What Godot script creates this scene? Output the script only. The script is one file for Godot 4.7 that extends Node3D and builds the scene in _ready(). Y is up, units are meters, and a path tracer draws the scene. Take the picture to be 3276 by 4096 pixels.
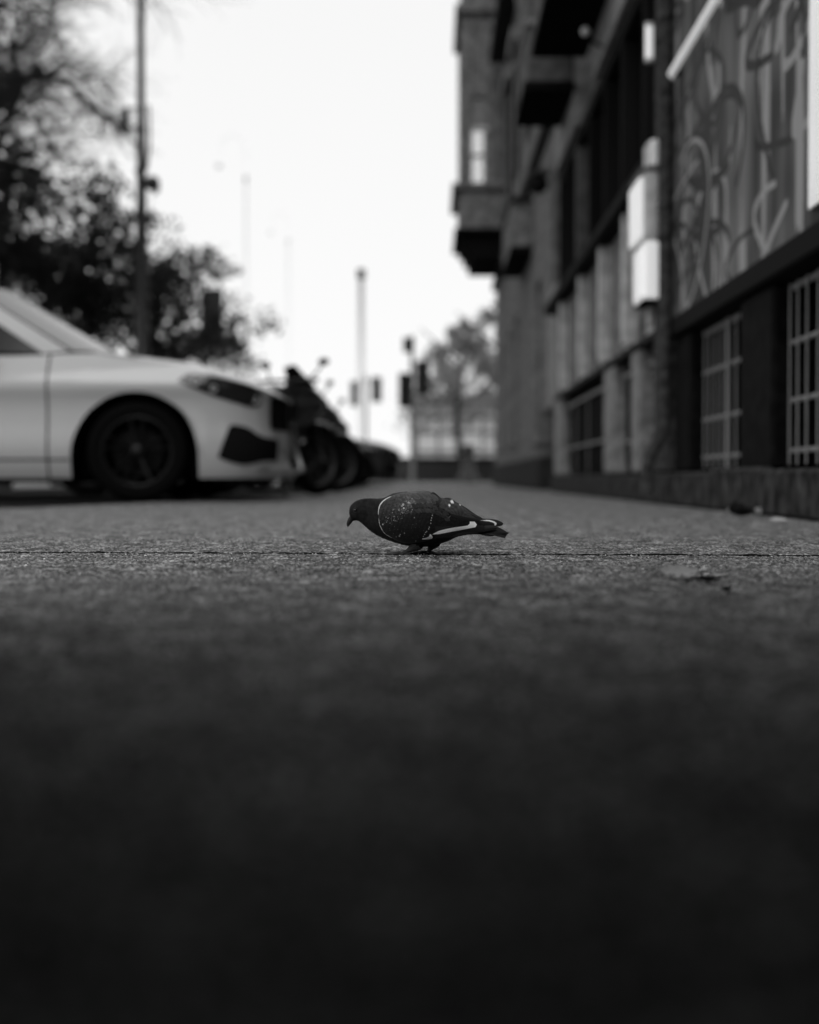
extends Node3D
# A pigeon on a city pavement, seen from ground level with a wide-open lens; a black and white picture, so all colours are greys.
# x runs to the right, -z along the street, y up; depth d means z = -d.

var rng := RandomNumberGenerator.new()
var M := {}
var taken := {}
var box_cache := {}

# ---------------------------------------------------------------- helpers
func numbered(called: String) -> String:
	if not taken.has(called):
		taken[called] = 0
		return called
	taken[called] += 1
	return "%s_%03d" % [called, taken[called]]

func thing(called: String, label: String, category: String, at := Vector3.ZERO, group := "") -> Node3D:
	var o := Node3D.new()
	o.name = numbered(called)
	add_child(o)
	o.position = at
	tag(o, label, category, group)
	return o

func tag(o: Node, label: String, category: String, group := "") -> void:
	o.set_meta("label", label)
	o.set_meta("category", category)
	if group != "":
		o.set_meta("group", group)

# a mesh under a parent; pos is in world axes for parents that are only moved
func part(parent: Node3D, called: String, mesh: Mesh, mat: Material, pos := Vector3.ZERO, rot := Vector3.ZERO) -> MeshInstance3D:
	var o := MeshInstance3D.new()
	o.name = called
	o.mesh = mesh
	o.material_override = mat
	parent.add_child(o, true)
	o.position = pos
	o.rotation = rot
	return o

func structure(called: String, mesh: Mesh, mat: Material, pos := Vector3.ZERO) -> MeshInstance3D:
	var o := part(self, called, mesh, mat, pos)
	o.set_meta("kind", "structure")
	return o

func grey(v: float) -> Color:
	return Color(v, v, v).linear_to_srgb()

func mat(v: float, rough := 0.8, spec := 0.4) -> StandardMaterial3D:
	var m := StandardMaterial3D.new()
	m.albedo_color = grey(v)
	m.roughness = rough
	m.metallic_specular = spec
	return m

func noise_tex(kind: int, freq: float, lo: float, hi: float, size := 512, seed_ := 1, octaves := 4, normal := false) -> NoiseTexture2D:
	var n := FastNoiseLite.new()
	n.noise_type = kind
	n.frequency = freq
	n.seed = seed_
	n.fractal_octaves = octaves
	var t := NoiseTexture2D.new()
	t.width = size
	t.height = size
	t.seamless = true
	t.noise = n
	if normal:
		t.as_normal_map = true
		t.bump_strength = 6.0
	else:
		var g := Gradient.new()
		g.set_color(0, Color(lo, lo, lo))
		g.set_color(1, Color(hi, hi, hi))
		t.color_ramp = g
	return t

# plaster, stone or paint with grain and blotches, mapped by world position
func grained(v: float, rough: float, scale: float, lo := 0.7, seed_ := 1, relief := 0.0) -> StandardMaterial3D:
	var m := mat(v, rough, 0.12)
	m.albedo_texture = noise_tex(FastNoiseLite.TYPE_SIMPLEX_SMOOTH, 0.02, lo, 1.0, 512, seed_, 6)
	m.uv1_triplanar = true
	m.uv1_world_triplanar = true
	m.uv1_scale = Vector3.ONE * scale
	if relief > 0.0:
		m.heightmap_enabled = true
		m.heightmap_scale = relief
		m.heightmap_texture = m.albedo_texture
	return m

func tri(st: SurfaceTool, a: Vector3, b: Vector3, c: Vector3) -> void:
	st.add_vertex(a); st.add_vertex(b); st.add_vertex(c)

func quad(st: SurfaceTool, a: Vector3, b: Vector3, c: Vector3, d: Vector3) -> void:
	tri(st, a, b, c); tri(st, a, c, d)

func begin(smooth := false) -> SurfaceTool:
	var st := SurfaceTool.new()
	st.begin(Mesh.PRIMITIVE_TRIANGLES)
	st.set_smooth_group(0 if smooth else -1)
	return st

func done(st: SurfaceTool) -> ArrayMesh:
	st.generate_normals()
	return st.commit()

# box with chamfered edges
func box(size: Vector3, bevel := 0.008) -> ArrayMesh:
	var key := "%.4f %.4f %.4f %.4f" % [size.x, size.y, size.z, bevel]
	if box_cache.has(key):
		return box_cache[key]
	var h := size / 2.0
	var b: float = minf(bevel, minf(h.x, minf(h.y, h.z)) * 0.45)
	var st := begin()
	var v := func(sx: int, sy: int, sz: int, ax: int) -> Vector3:
		var p := Vector3(sx * (h.x - b), sy * (h.y - b), sz * (h.z - b))
		p[ax] = [sx, sy, sz][ax] * h[ax]
		return p
	for ax in 3:
		for s in [-1, 1]:
			var c := []
			for k in [[-1, -1], [1, -1], [1, 1], [-1, 1]]:
				var sg := [0, 0, 0]
				sg[ax] = s
				sg[(ax + 1) % 3] = k[0]
				sg[(ax + 2) % 3] = k[1]
				c.append(v.call(sg[0], sg[1], sg[2], ax))
			if s < 0:
				quad(st, c[0], c[1], c[2], c[3])
			else:
				quad(st, c[3], c[2], c[1], c[0])
	for ax in 3:
		var a1 := (ax + 1) % 3
		var a2 := (ax + 2) % 3
		for s1 in [-1, 1]:
			for s2 in [-1, 1]:
				var lo := [0, 0, 0]
				lo[ax] = -1; lo[a1] = s1; lo[a2] = s2
				var hi := [0, 0, 0]
				hi[ax] = 1; hi[a1] = s1; hi[a2] = s2
				var p0: Vector3 = v.call(lo[0], lo[1], lo[2], a1)
				var p1: Vector3 = v.call(hi[0], hi[1], hi[2], a1)
				var p2: Vector3 = v.call(hi[0], hi[1], hi[2], a2)
				var p3: Vector3 = v.call(lo[0], lo[1], lo[2], a2)
				if s1 * s2 > 0:
					quad(st, p0, p1, p2, p3)
				else:
					quad(st, p3, p2, p1, p0)
	for sx in [-1, 1]:
		for sy in [-1, 1]:
			for sz in [-1, 1]:
				var q0: Vector3 = v.call(sx, sy, sz, 0)
				var q1: Vector3 = v.call(sx, sy, sz, 1)
				var q2: Vector3 = v.call(sx, sy, sz, 2)
				if sx * sy * sz > 0:
					tri(st, q0, q2, q1)
				else:
					tri(st, q0, q1, q2)
	box_cache[key] = done(st)
	return box_cache[key]

# box from ranges: x0..x1, y0..y1, depth d0..d1 (near..far), placed under a parent that is only moved
func slab(parent: Node3D, called: String, m: Material, x0: float, x1: float, y0: float, y1: float, d0: float, d1: float, bevel := 0.008) -> MeshInstance3D:
	var c := Vector3((x0 + x1) / 2.0, (y0 + y1) / 2.0, -(d0 + d1) / 2.0)
	return part(parent, called, box(Vector3(x1 - x0, y1 - y0, d1 - d0), bevel), m, c - world_of(parent))

func world_of(n: Node) -> Vector3:
	var p := Vector3.ZERO
	while n is Node3D and n != self:
		p += n.position
		n = n.get_parent()
	return p

# rows of points joined to one smooth sheet; close joins last column to first
func sheet(rows: Array, uvs: Array = [], colors: Array = [], close := false, cap := false) -> ArrayMesh:
	var st := begin(true)
	var w: int = rows[0].size()
	for i in rows.size():
		for j in w:
			if uvs:
				st.set_uv(uvs[i][j])
			if colors:
				st.set_color(colors[i][j])
			st.add_vertex(rows[i][j])
	for i in rows.size() - 1:
		for j in (w if close else w - 1):
			var a := i * w + j
			var b := i * w + (j + 1) % w
			var c := a + w
			var d := b + w
			st.add_index(a); st.add_index(b); st.add_index(d)
			st.add_index(a); st.add_index(d); st.add_index(c)
	if cap:
		for i in [0, rows.size() - 1]:
			for j in range(1, w - 1):
				st.add_index(i * w); st.add_index(i * w + j + (1 if i else 0)); st.add_index(i * w + j + (0 if i else 1))
	st.generate_normals()
	return st.commit()

# tube through points with a radius at each
func tube(pts: Array, radii: Array, sides := 8) -> ArrayMesh:
	var rows := []
	var up := Vector3(0.31, 0.17, 0.93).normalized()
	for i in pts.size():
		var t: Vector3 = (pts[mini(i + 1, pts.size() - 1)] - pts[maxi(i - 1, 0)]).normalized()
		var u := t.cross(up).normalized()
		var v := t.cross(u).normalized()
		var row := PackedVector3Array()
		for k in sides:
			var a := TAU * k / sides
			row.append(pts[i] + (u * cos(a) + v * sin(a)) * radii[i])
		rows.append(row)
	return sheet(rows, [], [], true, true)

func tube_into(st: SurfaceTool, p0: Vector3, p1: Vector3, r0: float, r1: float, sides := 5) -> void:
	var t := (p1 - p0).normalized()
	var u := t.cross(Vector3(0.31, 0.17, 0.93)).normalized()
	var v := t.cross(u)
	for k in sides:
		var a := TAU * k / sides
		var b := TAU * (k + 1) / sides
		var e := u * cos(a) + v * sin(a)
		var f := u * cos(b) + v * sin(b)
		quad(st, p0 + e * r0, p0 + f * r0, p1 + f * r1, p1 + e * r1)

# profile of (radius, height) turned round the y axis
func lathe(profile: Array, sides := 24) -> ArrayMesh:
	var rows := []
	for p in profile:
		var row := PackedVector3Array()
		for k in sides:
			var a := TAU * k / sides
			row.append(Vector3(cos(a) * p[0], p[1], sin(a) * p[0]))
		rows.append(row)
	return sheet(rows, [], [], true)

func ball(r: float, seg := 16) -> SphereMesh:
	var s := SphereMesh.new()
	s.radius = r
	s.height = 2 * r
	s.radial_segments = seg
	s.rings = seg / 2
	return s

func rod(r: float, h: float, r2 := -1.0, sides := 16) -> CylinderMesh:
	var c := CylinderMesh.new()
	c.bottom_radius = r
	c.top_radius = r if r2 < 0 else r2
	c.height = h
	c.radial_segments = sides
	c.rings = 1
	return c

# smooth look-up in a table of [x, y]
func lut(t: Array, x: float) -> float:
	var n := t.size()
	if x <= t[0][0]:
		return t[0][1]
	if x >= t[n - 1][0]:
		return t[n - 1][1]
	var i := 0
	while x > t[i + 1][0]:
		i += 1
	var x0: float = t[i][0]
	var x1: float = t[i + 1][0]
	var y0: float = t[i][1]
	var y1: float = t[i + 1][1]
	var s := (y1 - y0) / (x1 - x0)
	var m0 := s
	var m1 := s
	if i > 0:
		m0 = (y1 - t[i - 1][1]) / (x1 - t[i - 1][0])
	if i < n - 2:
		m1 = (t[i + 2][1] - y0) / (t[i + 2][0] - x0)
	var h := x1 - x0
	var u := (x - x0) / h
	return (2 * u * u * u - 3 * u * u + 1) * y0 + (u * u * u - 2 * u * u + u) * h * m0 + (-2 * u * u * u + 3 * u * u) * y1 + (u * u * u - u * u) * h * m1

func _ready() -> void:
	rng.seed = 7
	set_camera_and_light()
	make_materials()
	ground()
	near_building()
	far_building()
	hood()
	backdrop()
	trees()
	cars()
	motorcycles()
	street_furniture()
	pigeon()
	litter()

# ---------------------------------------------------------------- camera, sky, light
func set_camera_and_light() -> void:
	var cam := Camera3D.new()
	cam.name = "camera"
	add_child(cam)
	cam.position = Vector3(0, 0.142, 0)
	cam.rotation = Vector3(deg_to_rad(-1.34), deg_to_rad(0.936), 0)
	cam.near = 0.02
	cam.far = 1500.0
	var lens := CameraAttributesPhysical.new()
	lens.frustum_focal_length = 33.33
	lens.frustum_focus_distance = 2.66
	lens.exposure_aperture = 1.42
	lens.frustum_near = 0.02
	lens.frustum_far = 1500.0
	cam.attributes = lens
	cam.fov = 39.6
	var env := Environment.new()
	env.background_mode = Environment.BG_SKY
	env.tonemap_mode = Environment.TONE_MAPPER_LINEAR
	env.tonemap_exposure = 1.0
	env.sdfgi_enabled = true
	env.ssao_enabled = true
	env.ssil_enabled = true
	var sm := ProceduralSkyMaterial.new()
	sm.sky_top_color = grey(0.86)
	sm.sky_horizon_color = grey(1.0)
	sm.sky_curve = 0.35
	sm.ground_bottom_color = grey(0.1)
	sm.ground_horizon_color = grey(0.3)
	var sky := Sky.new()
	sky.sky_material = sm
	env.sky = sky
	var we := WorldEnvironment.new()
	we.name = "world_environment"
	we.environment = env
	add_child(we)
	var sun := DirectionalLight3D.new()
	sun.name = "sun"
	sun.light_energy = 0.5
	sun.light_angular_distance = 35.0
	sun.light_color = Color(1, 1, 1)
	sun.shadow_enabled = true
	sun.sky_mode = DirectionalLight3D.SKY_MODE_LIGHT_ONLY
	sun.rotation = Vector3(deg_to_rad(-46), deg_to_rad(2), 0)
	add_child(sun)

func make_materials() -> void:
	M.black = mat(0.008, 0.9, 0.1)
	M.dark = mat(0.012, 0.85, 0.12)
	M.iron = mat(0.02, 0.5, 0.4)
	M.pale_iron = mat(0.22, 0.55, 0.4)
	M.plinth = grained(0.085, 0.9, 0.8, 0.35, 3, 0.6)
	M.pier_dark = grained(0.013, 0.8, 0.9, 0.5, 4)
	M.pier_light = grained(0.36, 0.8, 0.7, 0.6, 5)
	M.pilaster = grained(0.1, 0.8, 1.3, 0.35, 6)
	M.board_a = grained(0.72, 0.75, 0.6, 0.65, 8)
	M.board_b = grained(0.26, 0.75, 0.6, 0.6, 9)
	M.upper = grained(0.36, 0.85, 0.5, 0.65, 10)
	M.upper_dark = grained(0.16, 0.85, 0.5, 0.65, 11)
	M.stone = grained(0.27, 0.9, 0.5, 0.55, 12)
	M.stone_dark = grained(0.06, 0.9, 0.7, 0.5, 13)
	M.white = mat(0.9, 0.5, 0.4)
	M.off_white = grained(0.62, 0.6, 1.0, 0.8, 14)
	M.glass_dark = mat(0.004, 0.9, 0.12)
	M.grey = mat(0.12, 0.7, 0.4)
	M.pale = mat(0.9, 0.6, 0.4)
	M.lit = mat(0.8, 0.5, 0.3)
	M.lit.emission_enabled = true
	M.lit.emission = grey(0.34)  # glow added to brighten the white cabinets, shared with the tube lamps
	M.steel = mat(0.93, 0.22, 0.5)
	M.steel.metallic = 1.0
	M.horn = mat(0.014, 0.45, 0.4)
	M.cere = mat(0.04, 0.7, 0.3)
	M.eye = mat(0.01, 0.1, 0.5)
	M.leg = mat(0.04, 0.6, 0.35)
	M.thigh = grained(0.018, 0.7, 20.0, 0.5, 72)

# ---------------------------------------------------------------- ground
# sheet of height samples over x (columns) and depth (rows), with its own normals
func relief_sheet(xs: PackedFloat32Array, rows_d: Array, ys: Array) -> ArrayMesh:
	var w := xs.size()
	var h := rows_d.size()
	var v := PackedVector3Array()
	v.resize(w * h)
	for i in h:
		var dr: PackedFloat32Array = rows_d[i]
		var yr: PackedFloat32Array = ys[i]
		for j in w:
			v[i * w + j] = Vector3(xs[j], yr[j], -dr[j])
	var n := PackedVector3Array()
	n.resize(w * h)
	for i in h:
		var up := mini(i + 1, h - 1) * w
		var dn := maxi(i - 1, 0) * w
		for j in w:
			var a := v[i * w + mini(j + 1, w - 1)] - v[i * w + maxi(j - 1, 0)]
			n[i * w + j] = a.cross(v[up + j] - v[dn + j]).normalized()
	var idx := PackedInt32Array()
	idx.resize((w - 1) * (h - 1) * 6)
	var k := 0
	for i in h - 1:
		for j in w - 1:
			var p := i * w + j
			idx[k] = p; idx[k + 1] = p + w + 1; idx[k + 2] = p + 1
			idx[k + 3] = p; idx[k + 4] = p + w; idx[k + 5] = p + w + 1
			k += 6
	var arr := []
	arr.resize(Mesh.ARRAY_MAX)
	arr[Mesh.ARRAY_VERTEX] = v
	arr[Mesh.ARRAY_NORMAL] = n
	arr[Mesh.ARRAY_INDEX] = idx
	var m := ArrayMesh.new()
	m.add_surface_from_arrays(Mesh.PRIMITIVE_TRIANGLES, arr)
	return m

func ground() -> void:
	# aggregate: fine stones in a darker binder, and broad stains
	var asphalt := mat(1.0, 0.72, 0.2)
	var n := FastNoiseLite.new()
	n.noise_type = FastNoiseLite.TYPE_CELLULAR
	n.cellular_return_type = FastNoiseLite.RETURN_CELL_VALUE
	n.frequency = 0.11
	n.seed = 3
	n.fractal_type = FastNoiseLite.FRACTAL_NONE
	var t := NoiseTexture2D.new()
	t.width = 1024
	t.height = 1024
	t.seamless = true
	t.noise = n
	var g := Gradient.new()
	g.set_color(0, grey(0.04))
	g.set_color(1, grey(1.0))
	g.add_point(0.38, grey(0.17))
	g.add_point(0.6, grey(0.37))
	g.add_point(0.8, grey(0.72))
	t.color_ramp = g
	asphalt.albedo_texture = t
	asphalt.uv1_triplanar = true
	asphalt.uv1_world_triplanar = true
	asphalt.uv1_scale = Vector3.ONE * 1.6
	asphalt.detail_enabled = true
	asphalt.detail_blend_mode = BaseMaterial3D.BLEND_MODE_MUL
	asphalt.detail_uv_layer = BaseMaterial3D.DETAIL_UV_2
	asphalt.uv2_triplanar = true
	asphalt.uv2_world_triplanar = true
	asphalt.uv2_scale = Vector3.ONE * 0.9
	asphalt.detail_albedo = noise_tex(FastNoiseLite.TYPE_SIMPLEX_SMOOTH, 0.022, 0.42, 1.0, 512, 21, 5)
	asphalt.heightmap_enabled = true
	asphalt.heightmap_scale = 0.3
	asphalt.heightmap_texture = t
	M.asphalt = asphalt
	var relief := FastNoiseLite.new()
	relief.noise_type = FastNoiseLite.TYPE_SIMPLEX_SMOOTH
	relief.frequency = 75.0
	relief.fractal_octaves = 2
	relief.seed = 5
	var dips := FastNoiseLite.new()
	dips.noise_type = FastNoiseLite.TYPE_SIMPLEX_SMOOTH
	dips.frequency = 3.0
	dips.seed = 6
	var pave := Node3D.new()
	pave.name = "pavement"
	pave.set_meta("kind", "structure")
	add_child(pave)
	var xs := PackedFloat32Array()
	var x := -6.5
	while x < 1.72:
		xs.append(x)
		x += 0.0026 if (x > -0.9 and x < 0.95) else (0.02 if x > -1.5 else 0.08)
	xs.append(1.72)
	# the joint between the two slabs runs through (-0.8, 2.71) and (0.74, 2.61)
	for s in 2:
		var ds := [0.004]
		var d := 0.0055
		var far := 42.0 if s else 7.0
		while d < far:
			ds.append(d)
			d += 0.0027 if d < 0.5 else (0.008 if d < 0.8 else (0.05 if d < 3.0 else 0.5))
		ds.append(far)
		var rows_d := []
		var ys := []
		for k in range(-2, ds.size()):
			var dr := PackedFloat32Array()
			var yr := PackedFloat32Array()
			var dd: float = ds[maxi(k, 0)] * (1.0 if s else -1.0)
			for xx in xs:
				var p: float = 2.659 - 0.065 * xx + dd
				var y := 0.0
				if k < 0:
					y = -0.012 if k == -1 else -0.035
				else:
					y = relief.get_noise_2d(xx, p) * 0.0024 * clampf((0.8 - absf(dd)) * 3.0, 0.0, 1.0) + dips.get_noise_2d(xx, p) * 0.0016
					y -= 0.0012 * maxf(0.0, 1.0 - (absf(dd) - 0.004) / 0.006)
					if s == 1:
						y += 0.0026 * clampf(1.0 - dd / 1.5, 0.0, 1.0)
				if k <= 0:
					p += relief.get_noise_2d(xx * 1.5, 7.0 + s) * 0.002
				dr.append(p)
				yr.append(y)
			rows_d.append(dr)
			ys.append(yr)
		if s == 0:
			rows_d.reverse()
			ys.reverse()
		part(pave, "paving_slab", relief_sheet(xs, rows_d, ys), asphalt)
	# dark sealing compound in the joint, lapping up the edge of the far slab
	var seal := []
	for xx in xs:
		if xx < -1.2 or xx > 1.3:
			continue
		var p := 2.659 - 0.065 * xx
		var wob := relief.get_noise_2d(xx * 1.5, 7.0) * 0.002
		var top := 0.0022 + relief.get_noise_2d(xx * 0.2, 3.0) * 0.0022
		seal.append(PackedVector3Array([Vector3(xx, -0.004, -(p - 0.006)), Vector3(xx, -0.0005, -(p - 0.0005) - wob), Vector3(xx, top, -(p + 0.002) - wob), Vector3(xx, top - 0.002, -(p + 0.009) - wob)]))
	part(pave, "joint_seal", sheet(seal), M.black)
	# dark sheet that paints in the soft shade around the parked cars
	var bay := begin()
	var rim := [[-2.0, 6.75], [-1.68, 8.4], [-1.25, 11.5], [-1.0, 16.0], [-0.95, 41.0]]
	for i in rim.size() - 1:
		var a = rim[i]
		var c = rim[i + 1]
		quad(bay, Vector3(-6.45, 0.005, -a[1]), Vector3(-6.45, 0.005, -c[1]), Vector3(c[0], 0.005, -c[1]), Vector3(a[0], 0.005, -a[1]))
	structure("car_shade_sheet", done(bay), grained(0.02, 0.9, 2.0, 0.5, 19))
	# roadway and open ground as far as the horizon
	var pl := PlaneMesh.new()
	pl.size = Vector2(1600, 1600)
	structure("ground", pl, asphalt, Vector3(0, -0.02, -300))

# ---------------------------------------------------------------- building on the right, near part
func near_building() -> void:
	var b := thing("street_building", "long dark street building with barred basement windows and painted wall", "building", Vector3(1.31, 0, -10))
	slab(b, "inner_wall", M.black, 1.78, 7.0, 0.0, 13.0, -5.0, 15.4)
	# plinth of separate stone blocks
	var d := 1.2
	slab(b, "plinth_block", M.plinth, 1.265, 1.78, 0.0, 0.18, -5.0, 1.19, 0.012)
	while d < 15.3:
		var l: float = minf(rng.randf_range(0.75, 1.05), 15.42 - d)
		var e := rng.randf_range(-0.012, 0.008)
		slab(b, "plinth_block", M.plinth, 1.265 + e, 1.78, 0.0, 0.178 + rng.randf_range(-0.012, 0.012), d + 0.006, d + l - 0.006, 0.014)
		d += l
	# piers between the basement windows
	for p in [[-5.0, 4.15, 0], [5.53, 6.1, 0], [7.28, 7.72, 0], [9.1, 9.45, 1], [10.4, 10.95, 1], [14.7, 15.4, 1]]:
		slab(b, "pier", M.pier_light if p[2] else M.pier_dark, 1.31, 1.78, 0.18, 0.9 if p[2] == 0 else 0.97, p[0], p[1], 0.015)
	slab(b, "lintel", M.dark, 1.27, 1.78, 0.9, 1.0, -5.0, 7.74, 0.01)
	slab(b, "lintel", M.stone_dark, 1.3, 1.78, 0.97, 1.02, 8.25, 15.4, 0.01)
	# barred windows
	barred_window(b, 4.15, 5.53, [4.25, 4.38, 4.52, 4.66, 4.86, 5.06, 5.21, 5.34, 5.46], [4.86], [0.25, 0.442, 0.663])
	barred_window(b, 6.1, 7.28, [6.2, 6.3, 6.42, 6.59, 6.73, 6.87, 7.02, 7.16], [6.59], [0.25, 0.439, 0.676])
	barred_window(b, 9.45, 10.4, [9.7, 10.1], [], [0.4])
	barred_window(b, 10.95, 14.7, [12.5, 13.6], [], [0.45])
	barred_window(b, 8.25, 9.1, [8.5, 8.8], [], [0.45])
	# painted wall
	mural_wall(b)
	slab(b, "wall_panel", M.pier_dark, 1.31, 1.78, 1.0, 7.0, -5.0, 2.6)
	slab(b, "steel_panel", M.steel, 1.285, 1.306, 1.06, 3.6, 3.1, 4.92, 0.004)
	# pilaster with the downpipe
	slab(b, "pilaster", M.pilaster, 1.275, 1.78, 0.18, 9.0, 7.75, 8.25, 0.012)
	var pipe := part(b, "downpipe", tube([Vector3(0, 4.5, 0), Vector3(0, 1.2, 0), Vector3(0, 0.42, 0), Vector3(-0.02, 0.36, 0), Vector3(-0.075, 0.27, 0), Vector3(-0.09, 0.2, 0), Vector3(-0.09, 0.06, 0)], [0.032, 0.032, 0.032, 0.032, 0.032, 0.032, 0.032], 12), M.pilaster, Vector3(1.235 - 1.31, 0, 10 - 7.62))
	for y in [0.75, 1.6, 2.6]:
		part(pipe, "clamp", rod(0.042, 0.03), M.iron, Vector3(0, y, 0))
	# light boarding between basement windows and shopfront
	d = 8.27
	var k := 0
	var widths := [0.42, 0.5, 0.2, 0.45, 0.34, 0.55, 0.4, 0.62, 0.5, 0.66, 0.45, 0.7, 0.55, 0.6]
	while d < 15.3:
		var w: float = minf(widths[k % widths.size()], 15.4 - d)
		slab(b, "board", M.board_a if k % 3 != 2 else M.board_b, 1.31 + [0.0, 0.06, 0.02][k % 3], 1.78, 1.02, 1.9, d + 0.012, d + w - 0.012, 0.012)
		if k % 3 == 0:
			slab(b, "batten", M.board_a, 1.25, 1.31, 1.03, 1.89, d + 0.02, d + 0.12, 0.008)
		d += w
		k += 1
	slab(b, "sill", M.dark, 1.2, 1.78, 1.9, 1.99, 8.25, 15.42, 0.01)
	# dark shopfront
	var posts := [8.25, 9.3, 10.35, 11.4, 12.5, 13.6, 14.6, 15.36]
	for i in posts.size():
		slab(b, "mullion", M.upper_dark if i == 5 else M.dark, 1.36, 1.5, 1.99, 3.3, posts[i] - 0.03, posts[i] + 0.04, 0.008)
		if i + 1 < posts.size():
			slab(b, "shop_pane", M.glass_dark, 1.5, 1.52, 1.99, 3.3, posts[i] + 0.05, posts[i + 1] - 0.04, 0.003)
	slab(b, "fascia", M.dark, 1.36, 1.78, 3.3, 3.42, 8.25, 15.4, 0.01)
	# upper walls, bays
	for u in [[-5.0, 2.6], [2.61, 9.6], [9.61, 11.75], [13.3, 15.4]]:
		slab(b, "upper_wall", M.upper, 1.31, 1.78, 3.42 if u[0] > 9 else 7.0, 13.0, u[0], u[1], 0.01)
	slab(b, "upper_pane", M.glass_dark, 1.55, 1.57, 3.43, 12.0, 11.76, 13.29, 0.003)
	for q in [[13.26, 14.65], [10.3, 12.26]]:
		var bay := slab(b, "bay", M.upper_dark, 0.87, 1.3, 3.82, 8.6, q[0] + 0.02, q[1] - 0.02, 0.012)
		var half: float = (q[1] - q[0]) / 2.0
		part(bay, "soffit", box(Vector3(0.47, 0.08, half * 2), 0.006), M.black, Vector3(-0.01, -2.43, 0))  # black colour stands in for the shade under the bay
		part(bay, "moulding", box(Vector3(0.45, 0.06, half * 2 + 0.02), 0.01), M.upper, Vector3(-0.02, -1.85, 0))
	# ---- things fixed to the wall
	var tl := thing("tube_lamp", "lit white tube lamp fixed along the painted wall", "lamp", Vector3(1.26, 2.28, -6.7))
	part(tl, "tube", rod(0.019, 1.9), M.lit, Vector3(0, 0, -0.03), Vector3(PI / 2, 0, 0))
	for z in [-0.97, 0.91]:
		part(tl, "end_cap", rod(0.022, 0.05), M.white, Vector3(0, 0, z), Vector3(PI / 2, 0, 0))
		part(tl, "bracket", box(Vector3(0.06, 0.03, 0.03), 0.004), M.dark, Vector3(0.025, 0, z * 0.9))
	small_light(tl, Vector3(-0.04, 0, 0), Vector2(1.8, 0.03), PI / 2)
	var c1 := thing("glow_cabinet", "white wall cabinet with added glow on the pilaster beside the downpipe", "wall cabinet", Vector3(1.21, 1.14, -8.2))
	slab(c1, "case", M.lit, 1.185, 1.27, 1.15, 1.475, 8.02, 8.42, 0.012)  # plain white cabinet; the glow is added to brighten it
	slab(c1, "base_plate", M.dark, 1.18, 1.272, 1.138, 1.15, 8.015, 8.425, 0.003)
	slab(c1, "glow_panel", M.lit, 1.175, 1.185, 1.17, 1.45, 8.06, 8.38, 0.004)
	small_light(c1, Vector3(-0.09, 0.17, 0), Vector2(0.3, 0.3), PI / 2)  # light added to go with the cabinet glow
	var c2 := thing("grey_cabinet", "grey wall cabinet with glow added to its white side, above the white cabinet", "wall cabinet", Vector3(1.2, 1.49, -8.2))
	slab(c2, "case", M.off_white, 1.185, 1.27, 1.49, 1.87, 8.03, 8.5, 0.015)
	slab(c2, "glow_panel", M.lit, 1.16, 1.185, 1.5, 1.84, 8.06, 8.48, 0.008)  # glow added to whiten the street side of the cabinet
	slab(c2, "lid", M.grey, 1.165, 1.275, 1.87, 1.885, 8.02, 8.51, 0.004)
	var c3 := thing("junction_box", "small white junction box above the grey box", "box", Vector3(1.23, 1.9, -8.15))
	slab(c3, "case", M.white, 1.22, 1.272, 1.9, 2.05, 8.05, 8.25, 0.012)
	slab(c3, "lid", M.off_white, 1.21, 1.22, 1.91, 2.04, 8.06, 8.24, 0.003)
	var c4 := thing("wall_tube", "short white upright tube lamp high on the pilaster", "lamp", Vector3(1.22, 2.5, -8.1))
	part(c4, "tube", rod(0.024, 0.18), M.lit, Vector3(0, 0.1, 0))
	for y in [0.0, 0.2]:
		part(c4, "end_cap", rod(0.026, 0.02), M.off_white, Vector3(0, y, 0))
	slab(c4, "bracket", M.dark, 1.24, 1.275, 2.59, 2.61, 8.09, 8.11, 0.003)
	var cam := thing("security_camera", "small white globe camera on a bracket below the bay", "camera", Vector3(1.18, 3.6, -11.1))
	part(cam, "globe", ball(0.035), M.white)
	part(cam, "arm", tube([Vector3(0.0, -0.01, 0), Vector3(0.05, -0.08, 0), Vector3(0.14, -0.12, 0)], [0.014, 0.014, 0.014], 8), M.dark)
	var lan := thing("wall_lantern", "dark round lantern on the wall beyond the bays", "lantern", Vector3(1.22, 3.56, -16.6))
	part(lan, "globe", ball(0.12), M.dark)
	part(lan, "cap", rod(0.13, 0.03), M.iron, Vector3(0, 0.11, 0))
	part(lan, "arm", tube([Vector3(0, 0.12, 0), Vector3(0.06, 0.18, 0), Vector3(0.16, 0.16, 0)], [0.015, 0.015, 0.015], 8), M.iron)

func small_light(parent: Node3D, at: Vector3, size: Vector2, turn: float) -> void:
	var l := AreaLight3D.new()
	l.name = "lamp_light"
	l.area_size = size
	l.light_energy = 0.01
	l.shadow_enabled = true
	parent.add_child(l, true)
	l.position = at
	l.rotation.y = turn

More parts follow.
